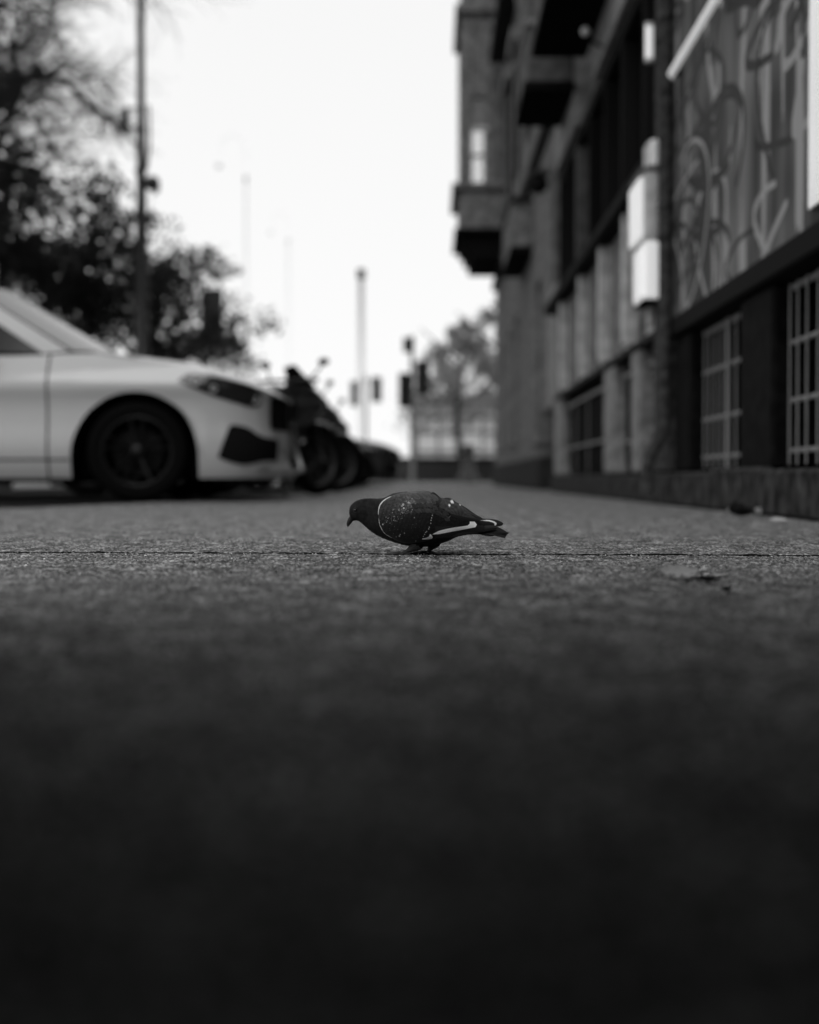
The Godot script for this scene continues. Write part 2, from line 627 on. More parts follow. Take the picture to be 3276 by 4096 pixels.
func barred_window(b: Node3D, d0: float, d1: float, bars: Array, thick: Array, rails: Array) -> void:
	var back := 1.62 if d0 < 7.0 else 1.42   # the further windows sit in shallow reveals
	var w := slab(b, "window", M.dark, back, back + 0.04, 0.18, 0.95, d0, d1, 0.004)
	var wp := world_of(w)
	var mid := (d0 + d1) / 2.0
	for s in [[d0 + 0.05, mid - 0.02], [mid + 0.02, d1 - 0.05]]:
		slab(w, "pane", M.glass_dark, back - 0.02, back - 0.003, 0.24, 0.86, s[0], s[1], 0.003)
	for y in rails:
		slab(w, "rail", M.pale_iron, 1.372, 1.39, y - 0.009, y + 0.009, d0 + 0.01, d1 - 0.01, 0.003)
	slab(w, "rail", M.pale_iron, 1.372, 1.39, 0.862, 0.886, d0 + 0.01, d1 - 0.01, 0.003)
	for x in bars:
		var big: bool = x in thick
		part(w, "bar", rod(0.011 if big else 0.0042, 0.69), M.pale_iron, Vector3(1.362, 0.54, -x) - wp)

func mural_wall(b: Node3D) -> void:
	# flowing painted lines and shapes on grey render: an abstract wall painting
	var W := 768
	var H := 512
	var im := Image.create(W, H, false, Image.FORMAT_RGB8)
	var n1 := FastNoiseLite.new()
	n1.noise_type = FastNoiseLite.TYPE_SIMPLEX_SMOOTH
	n1.frequency = 0.006
	n1.seed = 31
	n1.fractal_octaves = 2
	var n2 := FastNoiseLite.new()
	n2.noise_type = FastNoiseLite.TYPE_SIMPLEX_SMOOTH
	n2.frequency = 0.012
	n2.seed = 32
	n2.fractal_octaves = 3
	for y in H:
		for x in W:
			# run-down streaks of thin paint, with blotches
			var run := n2.get_noise_2d(x * 2.2, y * 0.18)
			var blot := n1.get_noise_2d(x * 1.2, y * 1.2)
			var v := 0.075 + 0.11 * run + 0.09 * blot
			if run > 0.34:
				v = 0.3
			im.set_pixel(x, y, grey(clampf(v, 0.012, 0.5)))
	# looping brush strokes
	var br := RandomNumberGenerator.new()
	br.seed = 33
	for k in 62:
		var cx := br.randf_range(0, 470)
		var cy := br.randf_range(0, 512)
		var ru := br.randf_range(22, 75)
		var rv := br.randf_range(18, 70)
		var ph := br.randf() * TAU
		var arc := br.randf_range(3.5, 7.5)
		var wdt := br.randi_range(5, 11)
		var tone: float = 0.008 if br.randf() < 0.85 else 0.3
		for i in 420:
			var t := ph + arc * i / 420.0
			var px := cx + cos(t) * ru + sin(t * 2.3 + k) * ru * 0.3
			var py := cy + sin(t) * rv + cos(t * 1.7 + k) * rv * 0.25
			im.fill_rect(Rect2i(int(px), int(py), wdt, wdt / 2 + 2), grey(tone))
	var m := mat(1.0, 0.7, 0.35)
	m.albedo_texture = ImageTexture.create_from_image(im)
	m.texture_repeat = false
	# large panels of painted board
	for p in [[2.61, 4.2], [4.21, 5.75], [5.76, 7.74]]:
		var d0: float = p[0]
		var d1: float = p[1]
		var st := begin()
		var a := [Vector3(0, 1.0, -d0), Vector3(0, 1.0, -d1), Vector3(0, 7.0, -d1), Vector3(0, 7.0, -d0)]
		var e := 0.006
		var f := [Vector3(-e, 1.0 + e, -d0 - e), Vector3(-e, 1.0 + e, -d1 + e), Vector3(-e, 7.0, -d1 + e), Vector3(-e, 7.0, -d0 - e)]
		for q in [[f[0], f[1], f[2], f[3]], [a[0], a[1], f[1], f[0]], [a[1], a[2], f[2], f[1]], [a[3], a[0], f[0], f[3]]]:
			for i in [0, 1, 2, 0, 2, 3]:
				var v: Vector3 = q[i]
				st.set_uv(Vector2((7.74 + v.z) / 5.13, 1.0 - (v.y - 1.0) / 2.6))
				st.add_vertex(v)
		part(b, "painted_panel", done(st), m, Vector3(1.31, 0, 0) - b.position)

# ---------------------------------------------------------------- stone building further on
func far_building() -> void:
	var b := thing("stone_building", "grey stone corner building with a projecting oriel", "building", Vector3(1.37, 0, -23))
	slab(b, "inner_wall", M.black, 1.9, 8.0, 0.0, 14.0, 15.6, 30.9)
	slab(b, "plinth", M.stone_dark, 1.3, 1.9, 0.0, 0.42, 17.7, 31.0, 0.03)
	slab(b, "pier", M.upper, 1.33, 1.9, 0.95, 2.3, 15.62, 16.5, 0.02)
	slab(b, "doorway", M.black, 1.75, 1.9, 0.0, 0.95, 15.62, 17.68)
	# wall pieces between window openings
	var open := [[18.1, 19.2, 0.6, 2.7], [23.0, 24.2, 0.7, 2.8], [25.2, 26.3, 0.7, 2.8], [28.0, 29.2, 0.7, 2.8]]
	var last := 16.52
	for o in open:
		slab(b, "wall", M.stone, 1.37, 1.9, 0.42 if last > 17 else 0.95, 4.2, last, o[0], 0.02)
		slab(b, "wall", M.stone, 1.37, 1.9, o[3], 4.2, o[0] + 0.002, o[1] - 0.002, 0.01)
		slab(b, "wall", M.stone, 1.37, 1.9, 0.42, o[2], o[0] + 0.002, o[1] - 0.002, 0.01)
		slab(b, "window", M.glass_dark, 1.62, 1.66, o[2], o[3], o[0], o[1], 0.004)
		slab(b, "window_sill", M.stone, 1.32, 1.5, o[2] - 0.02, o[2] + 0.05, o[0] - 0.05, o[1] + 0.05, 0.01)
		last = o[1]
	slab(b, "wall", M.stone, 1.37, 1.9, 0.42, 4.2, last, 31.0, 0.02)
	slab(b, "string_course", M.stone_dark, 1.28, 1.9, 4.2, 4.38, 15.62, 31.0, 0.02)
	slab(b, "upper_wall", M.stone, 1.37, 1.9, 4.38, 14.0, 15.62, 26.9, 0.02)
	slab(b, "upper_wall", M.stone, 1.37, 1.9, 9.2, 14.0, 26.9, 31.0, 0.02)
	slab(b, "upper_wall", M.stone, 1.37, 1.9, 4.38, 14.0, 29.6, 31.0, 0.02)
	for z in [[17.2, 18.3], [19.8, 20.9], [22.4, 23.5], [24.6, 25.6]]:
		slab(b, "window", M.glass_dark, 1.35, 1.38, 5.0, 7.0, z[0], z[1], 0.004)
		slab(b, "window_head", M.upper, 1.22, 1.37, 7.0, 7.18, z[0] - 0.1, z[1] + 0.1, 0.01)
	slab(b, "cornice", M.stone_dark, 1.05, 1.9, 7.9, 8.1, 15.62, 26.8, 0.02)
	# box balcony with a dark soffit
	slab(b, "balcony", M.stone, 1.08, 1.37, 3.33, 3.95, 19.65, 22.05, 0.02)
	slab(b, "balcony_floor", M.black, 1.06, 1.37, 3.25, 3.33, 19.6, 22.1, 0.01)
	slab(b, "balcony_rail", M.stone_dark, 1.05, 1.37, 3.95, 4.02, 19.58, 22.12, 0.01)
	# oriel: posts, ledges and open windows that show the sky beyond
	var o := slab(b, "oriel", M.stone, 0.5, 1.6, 4.86, 5.6, 27.0, 29.5, 0.03)
	for y in [[5.6, 5.72, 0.36], [8.9, 9.06, 0.42], [4.78, 4.86, 0.40]]:
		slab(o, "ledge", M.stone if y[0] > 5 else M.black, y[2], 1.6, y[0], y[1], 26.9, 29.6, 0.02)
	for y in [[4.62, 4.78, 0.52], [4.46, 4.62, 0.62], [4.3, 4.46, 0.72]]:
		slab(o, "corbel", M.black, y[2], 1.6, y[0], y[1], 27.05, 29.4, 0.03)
	for zz in [27.02, 29.28]:
		for xx in [[0.52, 0.74], [1.04, 1.37]]:
			slab(o, "post", M.stone, xx[0], xx[1], 5.72, 8.9, zz, zz + 0.2, 0.02)
		slab(o, "window_head", M.stone, 0.74, 1.04, 7.35, 8.9, zz + 0.02, zz + 0.18, 0.01)
		slab(o, "transom", M.off_white, 0.74, 1.04, 6.72, 6.8, zz + 0.05, zz + 0.12, 0.01)
		var pane := mat(0.9, 0.02, 0.5)
		pane.albedo_color.a = 0.1
		pane.transparency = BaseMaterial3D.TRANSPARENCY_ALPHA
		for y in [[5.72, 6.72], [6.8, 7.35]]:
			slab(o, "pane", pane, 0.74, 1.04, y[0], y[1], zz + 0.08, zz + 0.09, 0.001)
	slab(o, "post", M.stone, 0.54, 0.7, 5.72, 8.9, 27.9, 28.5, 0.02)
	slab(o, "roof_block", M.stone, 0.55, 1.6, 9.06, 11.0, 27.0, 29.5, 0.03)

# ---------------------------------------------------------------- boarded stall added unseen over the camera, only to darken the near ground
func hood() -> void:
	var b := thing("added_shade_hood", "dark wooden stall with boarded sides, added unseen to darken the near ground", "table", Vector3(0, 0, -0.3))
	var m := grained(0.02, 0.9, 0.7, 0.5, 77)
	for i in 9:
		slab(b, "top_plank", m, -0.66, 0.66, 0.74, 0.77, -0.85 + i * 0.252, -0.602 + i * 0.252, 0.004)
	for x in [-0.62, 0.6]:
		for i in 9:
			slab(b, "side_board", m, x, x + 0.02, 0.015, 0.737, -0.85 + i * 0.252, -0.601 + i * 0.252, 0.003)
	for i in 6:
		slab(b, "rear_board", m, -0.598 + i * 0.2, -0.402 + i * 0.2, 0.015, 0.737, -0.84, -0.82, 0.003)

# ---------------------------------------------------------------- things at the end of the street
func backdrop() -> void:
	var b := thing("pavilion", "pale low building with ledges at the street end", "building", Vector3(3.5, 0, -64))
	slab(b, "wall", M.off_white, -0.9, 9.0, 0.0, 3.6, 64.0, 70.0, 0.03)
	slab(b, "roof_edge", M.grey, -1.2, 9.3, 3.6, 3.85, 63.7, 70.3, 0.03)
	for y in [1.3, 2.2, 2.9]:
		slab(b, "ledge", M.grey, -0.9, 9.0, y, y + 0.1, 63.9, 64.02, 0.01)
	for i in 9:
		slab(b, "post", M.grey, -0.8 + i * 1.0, -0.68 + i * 1.0, 0.0, 3.6, 63.93, 64.0, 0.01)
	var w := thing("low_wall", "low dark boundary wall in front of the pale building", "wall", Vector3(0.5, 0, -57))
	slab(w, "wall", M.stone_dark, -6.0, 4.0, 0.0, 0.9, 56.8, 57.2, 0.03)
	slab(w, "coping", M.dark, -6.05, 4.05, 0.9, 1.0, 56.7, 57.3, 0.02)

# ---------------------------------------------------------------- trees
func leaf_crown(seed_: int, blobs: Array, per: int, leaf: float) -> ArrayMesh:
	var r := RandomNumberGenerator.new()
	r.seed = seed_
	var st := begin()
	for b in blobs:
		var c: Vector3 = b[0]
		var rad: float = b[1]
		# smaller clumps inside each blob leave gaps between them
		for q in 9:
			var dir := Vector3(r.randfn(), r.randfn() * 0.8, r.randfn()).normalized()
			var cc := c + dir * rad * r.randf_range(0.35, 0.95)
			for i in per / 9:
				var p := cc + Vector3(r.randfn(), r.randfn() * 0.7, r.randfn()) * rad * 0.24
				var u := Vector3(r.randfn(), r.randfn(), r.randfn()).normalized()
				var v := u.cross(Vector3(r.randfn(), r.randfn(), r.randfn())).normalized()
				var l := leaf * r.randf_range(0.6, 1.4)
				quad(st, p - u * l, p + v * l * 0.45, p + u * l, p - v * l * 0.45)
	return done(st)

func branch(st: SurfaceTool, r: RandomNumberGenerator, p: Vector3, dir: Vector3, length: float, rad: float, level: int, droop: float) -> void:
	var steps := 5
	for i in steps:
		var q := p + dir * length / steps
		var r1 := rad * (1.0 - 0.5 * (i + 1.0) / steps)
		tube_into(st, p, q, rad * (1.0 - 0.5 * i / steps), r1, 5 if level > 1 else 4)
		p = q
		dir = (dir + Vector3(r.randfn() * 0.13, r.randfn() * 0.11 - droop, r.randfn() * 0.13)).normalized()
		if level > 0 and i > 0:
			for k in (2 if level < 3 else 1 + (i % 2)):
				var side := dir.cross(Vector3(r.randfn(), r.randfn(), r.randfn())).normalized()
				branch(st, r, p, (dir * 0.75 + side * r.randf_range(0.5, 0.9)).normalized(), length * r.randf_range(0.45, 0.68), r1 * 0.6, level - 1, droop)

func tree(called: String, label: String, at: Vector3, height: float, trunk_r: float, crown: ArrayMesh, crown_mat: Material, group := "") -> Node3D:
	var t := thing(called, label, "tree", at, group)
	var pts := []
	var rad := []
	for i in 7:
		pts.append(Vector3(sin(i * 1.3 + at.x) * 0.05 * i * 0.5, height * i / 6.0, cos(i * 0.9) * 0.04 * i))
		rad.append(trunk_r * (1.0 - 0.11 * i) * (1.25 if i == 0 else 1.0))
	var tr := part(t, "trunk", tube(pts, rad, 10), M.bark)
	var st := begin()
	for i in 5:
		var a := i * 2.4
		var y := height * (0.55 + 0.09 * i)
		var p := Vector3(0, y, 0)
		tube_into(st, p, p + Vector3(cos(a), 0.9, sin(a)) * height * 0.3, trunk_r * 0.45, trunk_r * 0.12, 6)
	part(tr, "limbs", done(st), M.bark)
	part(t, "crown", crown, crown_mat)
	return t

func trees() -> void:
	M.bark = grained(0.035, 0.95, 1.5, 0.5, 41)
	M.leaf = mat(0.025, 0.7, 0.15)
	M.leaf.backlight_enabled = true
	M.leaf.backlight = grey(0.02)
	M.twig = mat(0.18, 0.8, 0.2)
	M.twig.backlight_enabled = true
	M.twig.backlight = grey(0.1)
	# dark evergreens behind the parked cars
	var spots := [[-6.7, 22.0, 5.3], [-5.85, 24.0, 4.9], [-5.3, 26.5, 4.6], [-4.9, 30.0, 4.0], [-8.2, 31.0, 5.6]]
	var labels := ["dark evergreen tree with the densest crown behind the white car", "dark evergreen tree to the left of the tall utility pole", "dark evergreen tree behind the tall utility pole", "smallest evergreen tree, thin and low, above the hanging signal", "dark evergreen tree at the back of the park"]
	for i in spots.size():
		var s = spots[i]
		var r := RandomNumberGenerator.new()
		r.seed = 100 + i
		var blobs := []
		var hh: float = s[2]
		for k in 13:
			var a := k * 2.399
			var rr := sqrt((k + 0.5) / 13.0) * hh * 0.33
			blobs.append([Vector3(cos(a) * rr, hh * (0.6 + 0.33 * r.randf()) - rr * 0.08, sin(a) * rr), hh * r.randf_range(0.13, 0.19)])
		tree("evergreen_tree", labels[i], Vector3(s[0], 0, -s[1]), hh * 0.72, 0.14, leaf_crown(200 + i, blobs, [430, 350, 250, 170, 90][i], 0.078), M.leaf, "dark evergreen trees of the park")
	# bare winter trees
	bare_tree("bare_tree", "large bare winter tree with drooping twigs above the evergreens", Vector3(-8.0, 0, -19.0), 51, 3.9, 9)
	bare_tree("bare_tree", "bare winter tree with thin branches further back in the park", Vector3(-9.0, 0, -26), 52, 4.6, 7)
	# trees at the end of the street
	for i in 2:
		var s = [[0.95, 52.0, 6.0], [2.5, 54.0, 6.9]][i]
		var blobs := []
		var hh: float = s[2]
		var r := RandomNumberGenerator.new()
		r.seed = 300 + i
		for k in 14:
			var f := k / 13.0
			var a := k * 2.399
			var rr := (1.0 - f * 0.9) * hh * 0.34
			blobs.append([Vector3(cos(a) * rr, hh * (0.36 + 0.6 * f), sin(a) * rr), hh * (0.17 - 0.11 * f)])
		tree("street_tree", ["loose tree with dry pale leaves before the pale building", "taller pointed tree with dry pale leaves beside the stone building"][i], Vector3(s[0], 0, -s[1]), hh * 0.8, 0.14, leaf_crown(310 + i, blobs, 380, 0.09), M.twig)

func bare_tree(called: String, label: String, at: Vector3, seed_: int, trunk_h: float, limbs: int) -> void:
	var t := thing(called, label, "tree", at, "")
	var r := RandomNumberGenerator.new()
	r.seed = seed_
	var tr := part(t, "trunk", tube([Vector3.ZERO, Vector3(0.05, trunk_h * 0.5, 0), Vector3(0.1, trunk_h, 0.05), Vector3(0.12, trunk_h + 1.2, 0.1)], [0.26, 0.2, 0.17, 0.1], 10), M.bark)
	if seed_ == 51:
		# the long limb that reaches out and bends down
		var st := begin()
		var path := [Vector3(0.1, 4.3, 0.05), Vector3(1.1, 5.1, 0.1), Vector3(2.25, 5.46, 0.0), Vector3(3.0, 5.5, 0.05), Vector3(3.45, 5.12, 0.0), Vector3(3.75, 4.9, 0.0), Vector3(3.95, 4.8, 0.0)]
		for i in path.size() - 1:
			tube_into(st, path[i], path[i + 1], 0.075 - 0.011 * i, 0.064 - 0.011 * i, 8)
			for k in 3:
				var q: Vector3 = path[i].lerp(path[i + 1], k / 3.0)
				if i > 0 and q.x < 3.75:
					branch(st, r, q, Vector3(0.8, r.randf_range(-0.8, 0.25), r.randfn() * 0.4).normalized(), r.randf_range(0.7, 1.2) * (1.0 if q.x < 2.8 else 0.6), 0.018, 2, 0.04)
		part(t, "limb", done(st), M.bark)
	for i in limbs:
		var st := begin()
		var a := TAU * i / limbs + r.randf() * 0.5
		branch(st, r, Vector3(0.1, trunk_h + 0.25 * i, 0.05), Vector3(cos(a) * 0.8, 0.75, sin(a) * 0.8).normalized(), 3.0, 0.1, 3, 0.03)
		part(t, "limb", done(st), M.bark)

# ---------------------------------------------------------------- cars
var OUT := [[-3.5, 0.0], [-3.49, 0.4], [-3.43, 0.66], [-3.25, 0.82], [-2.9, 0.885], [-2.3, 0.905], [-1.5, 0.907], [-0.8, 0.906], [-0.3, 0.905], [0.1, 0.905], [0.35, 0.893], [0.52, 0.868], [0.66, 0.822], [0.77, 0.752], [0.86, 0.65], [0.92, 0.5], [0.955, 0.3], [0.97, 0.0]]
var INSET := [[0.12, 0.075], [0.2, 0.036], [0.3, 0.012], [0.4, 0.01], [0.5, 0.022], [0.64, 0.02], [0.705, 0.004], [0.74, 0.0], [0.78, 0.012], [0.88, 0.06], [1.0, 0.15]]
var EDGE := [[-3.5, 0.86], [-3.2, 0.97], [-2.4, 0.99], [-1.4, 0.955], [-0.85, 0.937], [-0.55, 0.945], [-0.3, 0.945], [0.0, 0.905], [0.3, 0.865], [0.5, 0.825], [0.66, 0.785], [0.77, 0.752], [0.86, 0.722], [0.92, 0.7], [0.97, 0.685]]
var CREST := [[-3.5, 0.86], [-0.45, 1.0], [-0.3, 0.995], [0.0, 0.962], [0.42, 0.9], [0.66, 0.835], [0.8, 0.78], [0.9, 0.72], [0.97, 0.685]]
const AR := 0.412
const AY := 0.287

func out_z(x: float) -> float:
	return maxf(lut(OUT, x), 0.0)

# the nose is a little shorter than the tables
func short_nose(x: float) -> float:
	return x if x < 0.3 else 0.3 + (x - 0.3) * 0.9

func skin(x: float, z: float, nx: float, nz: float, y: float, off := 0.0) -> Vector3:
	var i := lut(INSET, y) - off
	return Vector3(short_nose(x) - nx * i, y, maxf(z - nz * i, 0.0))

func skin_x(x: float, y: float, off := 0.0) -> Vector3:
	var e := 0.004
	var s := (out_z(x + e) - out_z(x - e)) / (2 * e)
	var n := Vector2(-s, 1.0).normalized()
	return skin(x, out_z(x), n.x, n.y, y, off)

func low_edge(x: float) -> float:
	for c in [0.0, -2.67]:
		if absf(x - c) < AR:
			return AY + sqrt(AR * AR - (x - c) * (x - c))
	return 0.15

# sheet on the car's skin between lower and upper curves (tables over x), for both sides
func skin_patch(x0: float, x1: float, lower: Array, upper: Array, off: float, nx: int, ny: int, side: int, rim := 0.0) -> ArrayMesh:
	var rows := []
	for i in nx + 1:
		var x := lerpf(x0, x1, float(i) / nx)
		var lo := lut(lower, x)
		var hi := lut(upper, x)
		var row := PackedVector3Array()
		for j in ny + 1:
			var p := skin_x(x, lerpf(lo, hi, float(j) / ny), off)
			p.z *= side
			row.append(p)
		rows.append(row)
	return sheet(rows)

func body_piece(x0: float, x1: float, side: int, top_off := 0.0) -> ArrayMesh:
	var xs := []
	var x := x0
	while x < x1 - 0.001:
		xs.append(x)
		var near := INF
		for c in [0.0, -2.67]:
			near = minf(near, absf(absf(x - c) - AR))
		x += 0.004 if near < 0.02 else (0.015 if near < 0.2 else 0.03)
		if x > 0.85:
			x -= 0.022
	xs.append(x1)
	var rows := []
	for xx in xs:
		var lo := low_edge(xx)
		var hi := lut(EDGE, xx) - top_off
		var row := PackedVector3Array()
		for j in 25:
			var p := skin_x(xx, lerpf(lo, hi, j / 24.0))
			p.z *= side
			row.append(p)
		rows.append(row)
	return sheet(rows)

func bonnet() -> ArrayMesh:
	var rows := []
	for i in 33:
		var x := lerpf(-0.5, 0.968, i / 32.0)
		var e := skin_x(x, lut(EDGE, x))
		var row := PackedVector3Array()
		for j in 21:
			var s := j / 10.0 - 1.0
			var y := e.y + (lut(CREST, x) - e.y) * (1.0 - s * s) + 0.008 * exp(-pow((absf(s) - 0.55) / 0.1, 2.0))
			row.append(Vector3(e.x + 0.0 * s, y, e.z * s))
		rows.append(row)
	return sheet(rows)

func bilinear(a: Vector3, b: Vector3, c: Vector3, d: Vector3, bulge: Vector3, n := 10) -> ArrayMesh:
	var rows := []
	for i in n + 1:
		var row := PackedVector3Array()
		for j in n + 1:
			var u := float(i) / n
			var v := float(j) / n
			var p := a.lerp(b, u).lerp(d.lerp(c, u), v)
			row.append(p + bulge * (1.0 - pow(2 * u - 1, 2)) * (1.0 - pow(2 * v - 1, 2) * 0.0))
		rows.append(row)
	return sheet(rows)

func make_wheel(parent: Node3D, at: Vector3, side: int, steer := 0.0) -> void:
	var w := Node3D.new()
	w.name = "wheel"
	parent.add_child(w, true)
	w.position = at
	w.rotation = Vector3(PI / 2 * side, steer, 0)
	var prof := []
	for p in [[0.225, -0.1], [0.27, -0.112], [0.3, -0.105], [0.315, -0.085], [0.32, -0.05], [0.32, 0.05], [0.315, 0.085], [0.3, 0.105], [0.27, 0.112], [0.225, 0.1]]:
		prof.append(p)
	part(w, "tyre", lathe(prof, 40), M.rubber)
	var rim := part(w, "rim", lathe([[0.225, -0.1], [0.228, 0.1], [0.215, 0.102], [0.205, 0.085], [0.2, -0.08]], 40), M.alloy)
	for k in 10:
		var a := TAU * k / 10 + (0.12 if k % 2 else -0.12)
		var st := begin()
		tube_into(st, Vector3(cos(a) * 0.04, 0.075, sin(a) * 0.04), Vector3(cos(a) * 0.21, 0.088, sin(a) * 0.21), 0.016, 0.013, 4)
		part(rim, "spoke", done(st), M.alloy)
	part(rim, "hub", lathe([[0.0, 0.1], [0.03, 0.1], [0.055, 0.085], [0.06, 0.02]], 20), M.alloy)
	part(w, "brake_disc", rod(0.16, 0.02), M.dark)

func make_car(called: String, label: String, paint: Material, at: Vector3, turn: float, group := "") -> Node3D:
	var c := thing(called, label, "car", at, group)
	c.rotation.y = turn
	c.scale = Vector3.ONE * 0.935
	for side in [1, -1]:
		part(c, "front_wing", body_piece(-0.552, 0.968, side), paint)
		var door := part(c, "door", body_piece(-1.62, -0.566, side, 0.004), paint)
		part(door, "sill_line", skin_patch(-1.62, -0.42, [[-2, 0.262], [0, 0.262]], [[-2, 0.275], [0, 0.275]], 0.002, 12, 1, side), M.dark)
		part(door, "handle", box(Vector3(0.2, 0.03, 0.03), 0.01), paint, Vector3(-1.45, 0.82, 0.89 * side))
		part(c, "rear_wing", body_piece(-3.49, -1.634, side), paint)
		# lamps and air intakes follow the skin
		var hl := part(c, "headlight", skin_patch(0.275, 0.835, [[0.275, 0.764], [0.395, 0.716], [0.56, 0.66], [0.7, 0.625], [0.782, 0.607], [0.835, 0.62]], [[0.275, 0.768], [0.3, 0.79], [0.345, 0.812], [0.5, 0.8], [0.64, 0.775], [0.76, 0.745], [0.835, 0.71]], 0.006, 40, 8, side), M.lamp_dark)
		for k in [[0.395, 0.762, 0.026], [0.52, 0.72, 0.022], [0.8, 0.655, 0.022]]:
			var p := skin_x(k[0], k[1], 0.008)
			var lens := part(hl, "lamp_ring", lathe([[k[2] * 0.5, 0.0], [k[2] * 0.8, 0.008], [k[2], 0.004], [k[2], -0.01]], 20), M.alloy_light, Vector3(p.x, p.y, p.z * side))
			lens.rotation = Vector3(PI / 2 * side, 0, 0)
		part(c, "air_intake", skin_patch(0.548, 0.93, [[0.548, 0.285], [0.6, 0.262], [0.727, 0.235], [0.865, 0.262], [0.93, 0.262]], [[0.548, 0.292], [0.6, 0.42], [0.635, 0.485], [0.7, 0.487], [0.77, 0.468], [0.83, 0.425], [0.93, 0.405]], 0.005, 40, 10, side), M.black)
		part(c, "grille", skin_patch(0.893, 0.966, [[0.88, 0.5], [0.91, 0.47], [0.97, 0.47]], [[0.88, 0.69], [0.92, 0.685], [0.97, 0.675]], 0.012, 14, 6, side), M.black)
		part(c, "wheel_liner", arch_liner(0.0, side), M.black)
		part(c, "wheel_liner", arch_liner(-2.67, side), M.black)
		make_wheel(c, Vector3(0.0, 0.32, 0.78 * side), side, 0.1)
		make_wheel(c, Vector3(-2.67, 0.32, 0.78 * side), side)
		# side glass and pillar
		part(c, "side_window", bilinear(Vector3(-0.6, 0.953, 0.775 * side), Vector3(-2.75, 1.0, 0.775 * side), Vector3(-2.3, 1.345, 0.585 * side), Vector3(-1.24, 1.365, 0.6 * side), Vector3(0, 0, 0.02 * side)), M.car_glass)
		part(c, "pillar", bilinear(Vector3(-0.44, 0.965, 0.79 * side), Vector3(-0.61, 0.95, 0.785 * side), Vector3(-1.26, 1.365, 0.605 * side), Vector3(-1.16, 1.4, 0.57 * side), Vector3.ZERO), paint)
		part(c, "pillar", bilinear(Vector3(-0.42, 0.968, 0.76 * side), Vector3(-0.46, 0.965, 0.785 * side), Vector3(-1.165, 1.398, 0.572 * side), Vector3(-1.15, 1.4, 0.55 * side), Vector3.ZERO), M.dark)
		part(c, "roof_rail", bilinear(Vector3(-1.15, 1.405, 0.57 * side), Vector3(-1.25, 1.36, 0.61 * side), Vector3(-2.4, 1.33, 0.6 * side), Vector3(-2.6, 1.38, 0.54 * side), Vector3.ZERO), paint)
		part(c, "rear_pillar", bilinear(Vector3(-2.74, 0.99, 0.78 * side), Vector3(-3.3, 0.97, 0.72 * side), Vector3(-2.85, 1.33, 0.5 * side), Vector3(-2.29, 1.345, 0.6 * side), Vector3.ZERO), paint)
		var mir := part(c, "mirror", ball(0.09, 16), paint, Vector3(-0.95, 1.0, 0.98 * side))
		mir.scale = Vector3(0.6, 0.75, 1.15)
		part(mir, "stalk", box(Vector3(0.06, 0.05, 0.16), 0.01), M.dark, Vector3(0, -0.05, -0.1 * side))
	part(c, "bonnet", bonnet(), paint)
	part(c, "windscreen", bilinear(Vector3(-0.43, 0.97, 0.76), Vector3(-0.43, 0.97, -0.76), Vector3(-1.16, 1.41, -0.55), Vector3(-1.16, 1.41, 0.55), Vector3(0.14, 0.035, 0)), M.windscreen)
	part(c, "roof", bilinear(Vector3(-1.155, 1.405, 0.57), Vector3(-1.155, 1.405, -0.57), Vector3(-2.65, 1.38, -0.54), Vector3(-2.65, 1.38, 0.54), Vector3(0, 0.04, 0)), paint)
	part(c, "rear_window", bilinear(Vector3(-2.65, 1.38, 0.5), Vector3(-2.65, 1.38, -0.5), Vector3(-3.3, 0.99, -0.6), Vector3(-3.3, 0.99, 0.6), Vector3(-0.05, 0, 0)), M.car_glass)
	part(c, "lower_lip", tube([Vector3(0.74, 0.205, 0.66), Vector3(0.82, 0.21, 0.5), Vector3(0.865, 0.215, 0.25), Vector3(0.875, 0.215, 0), Vector3(0.865, 0.215, -0.25), Vector3(0.82, 0.21, -0.5), Vector3(0.74, 0.205, -0.66)], [0.02, 0.03, 0.032, 0.032, 0.032, 0.03, 0.02], 8), paint)
	part(c, "underbody", box(Vector3(3.9, 0.25, 1.0), 0.03), M.black, Vector3(-1.3, 0.27, 0))
	part(c, "floor_pan", box(Vector3(1.75, 0.2, 1.66), 0.03), M.black, Vector3(-1.33, 0.22, 0))
	part(c, "front_undertray", box(Vector3(0.3, 0.16, 1.3), 0.03), M.black, Vector3(0.6, 0.2, 0))
	part(c, "cabin_floor", box(Vector3(2.3, 0.5, 1.5), 0.05), M.black, Vector3(-1.7, 0.65, 0))
	for s in [0.4, -0.4]:
		var seat := part(c, "seat", box(Vector3(0.16, 0.6, 0.48), 0.06), M.dark, Vector3(-1.75, 1.0, s), Vector3(0, 0, 0.2))
		part(seat, "headrest", box(Vector3(0.1, 0.18, 0.24), 0.04), M.dark, Vector3(0.0, 0.38, 0))
	return c

func arch_liner(cx: float, side: int) -> ArrayMesh:
	var rows := []
	for i in 21:
		var a := PI * i / 20.0
		var row := PackedVector3Array()
		for z in [0.895, 0.5]:
			row.append(Vector3(cx - cos(a) * (AR + 0.006), AY + sin(a) * (AR + 0.006), z * side - 0.012 * side))
		row.append(Vector3(cx, AY, 0.5 * side))
		rows.append(row)
	return sheet(rows)

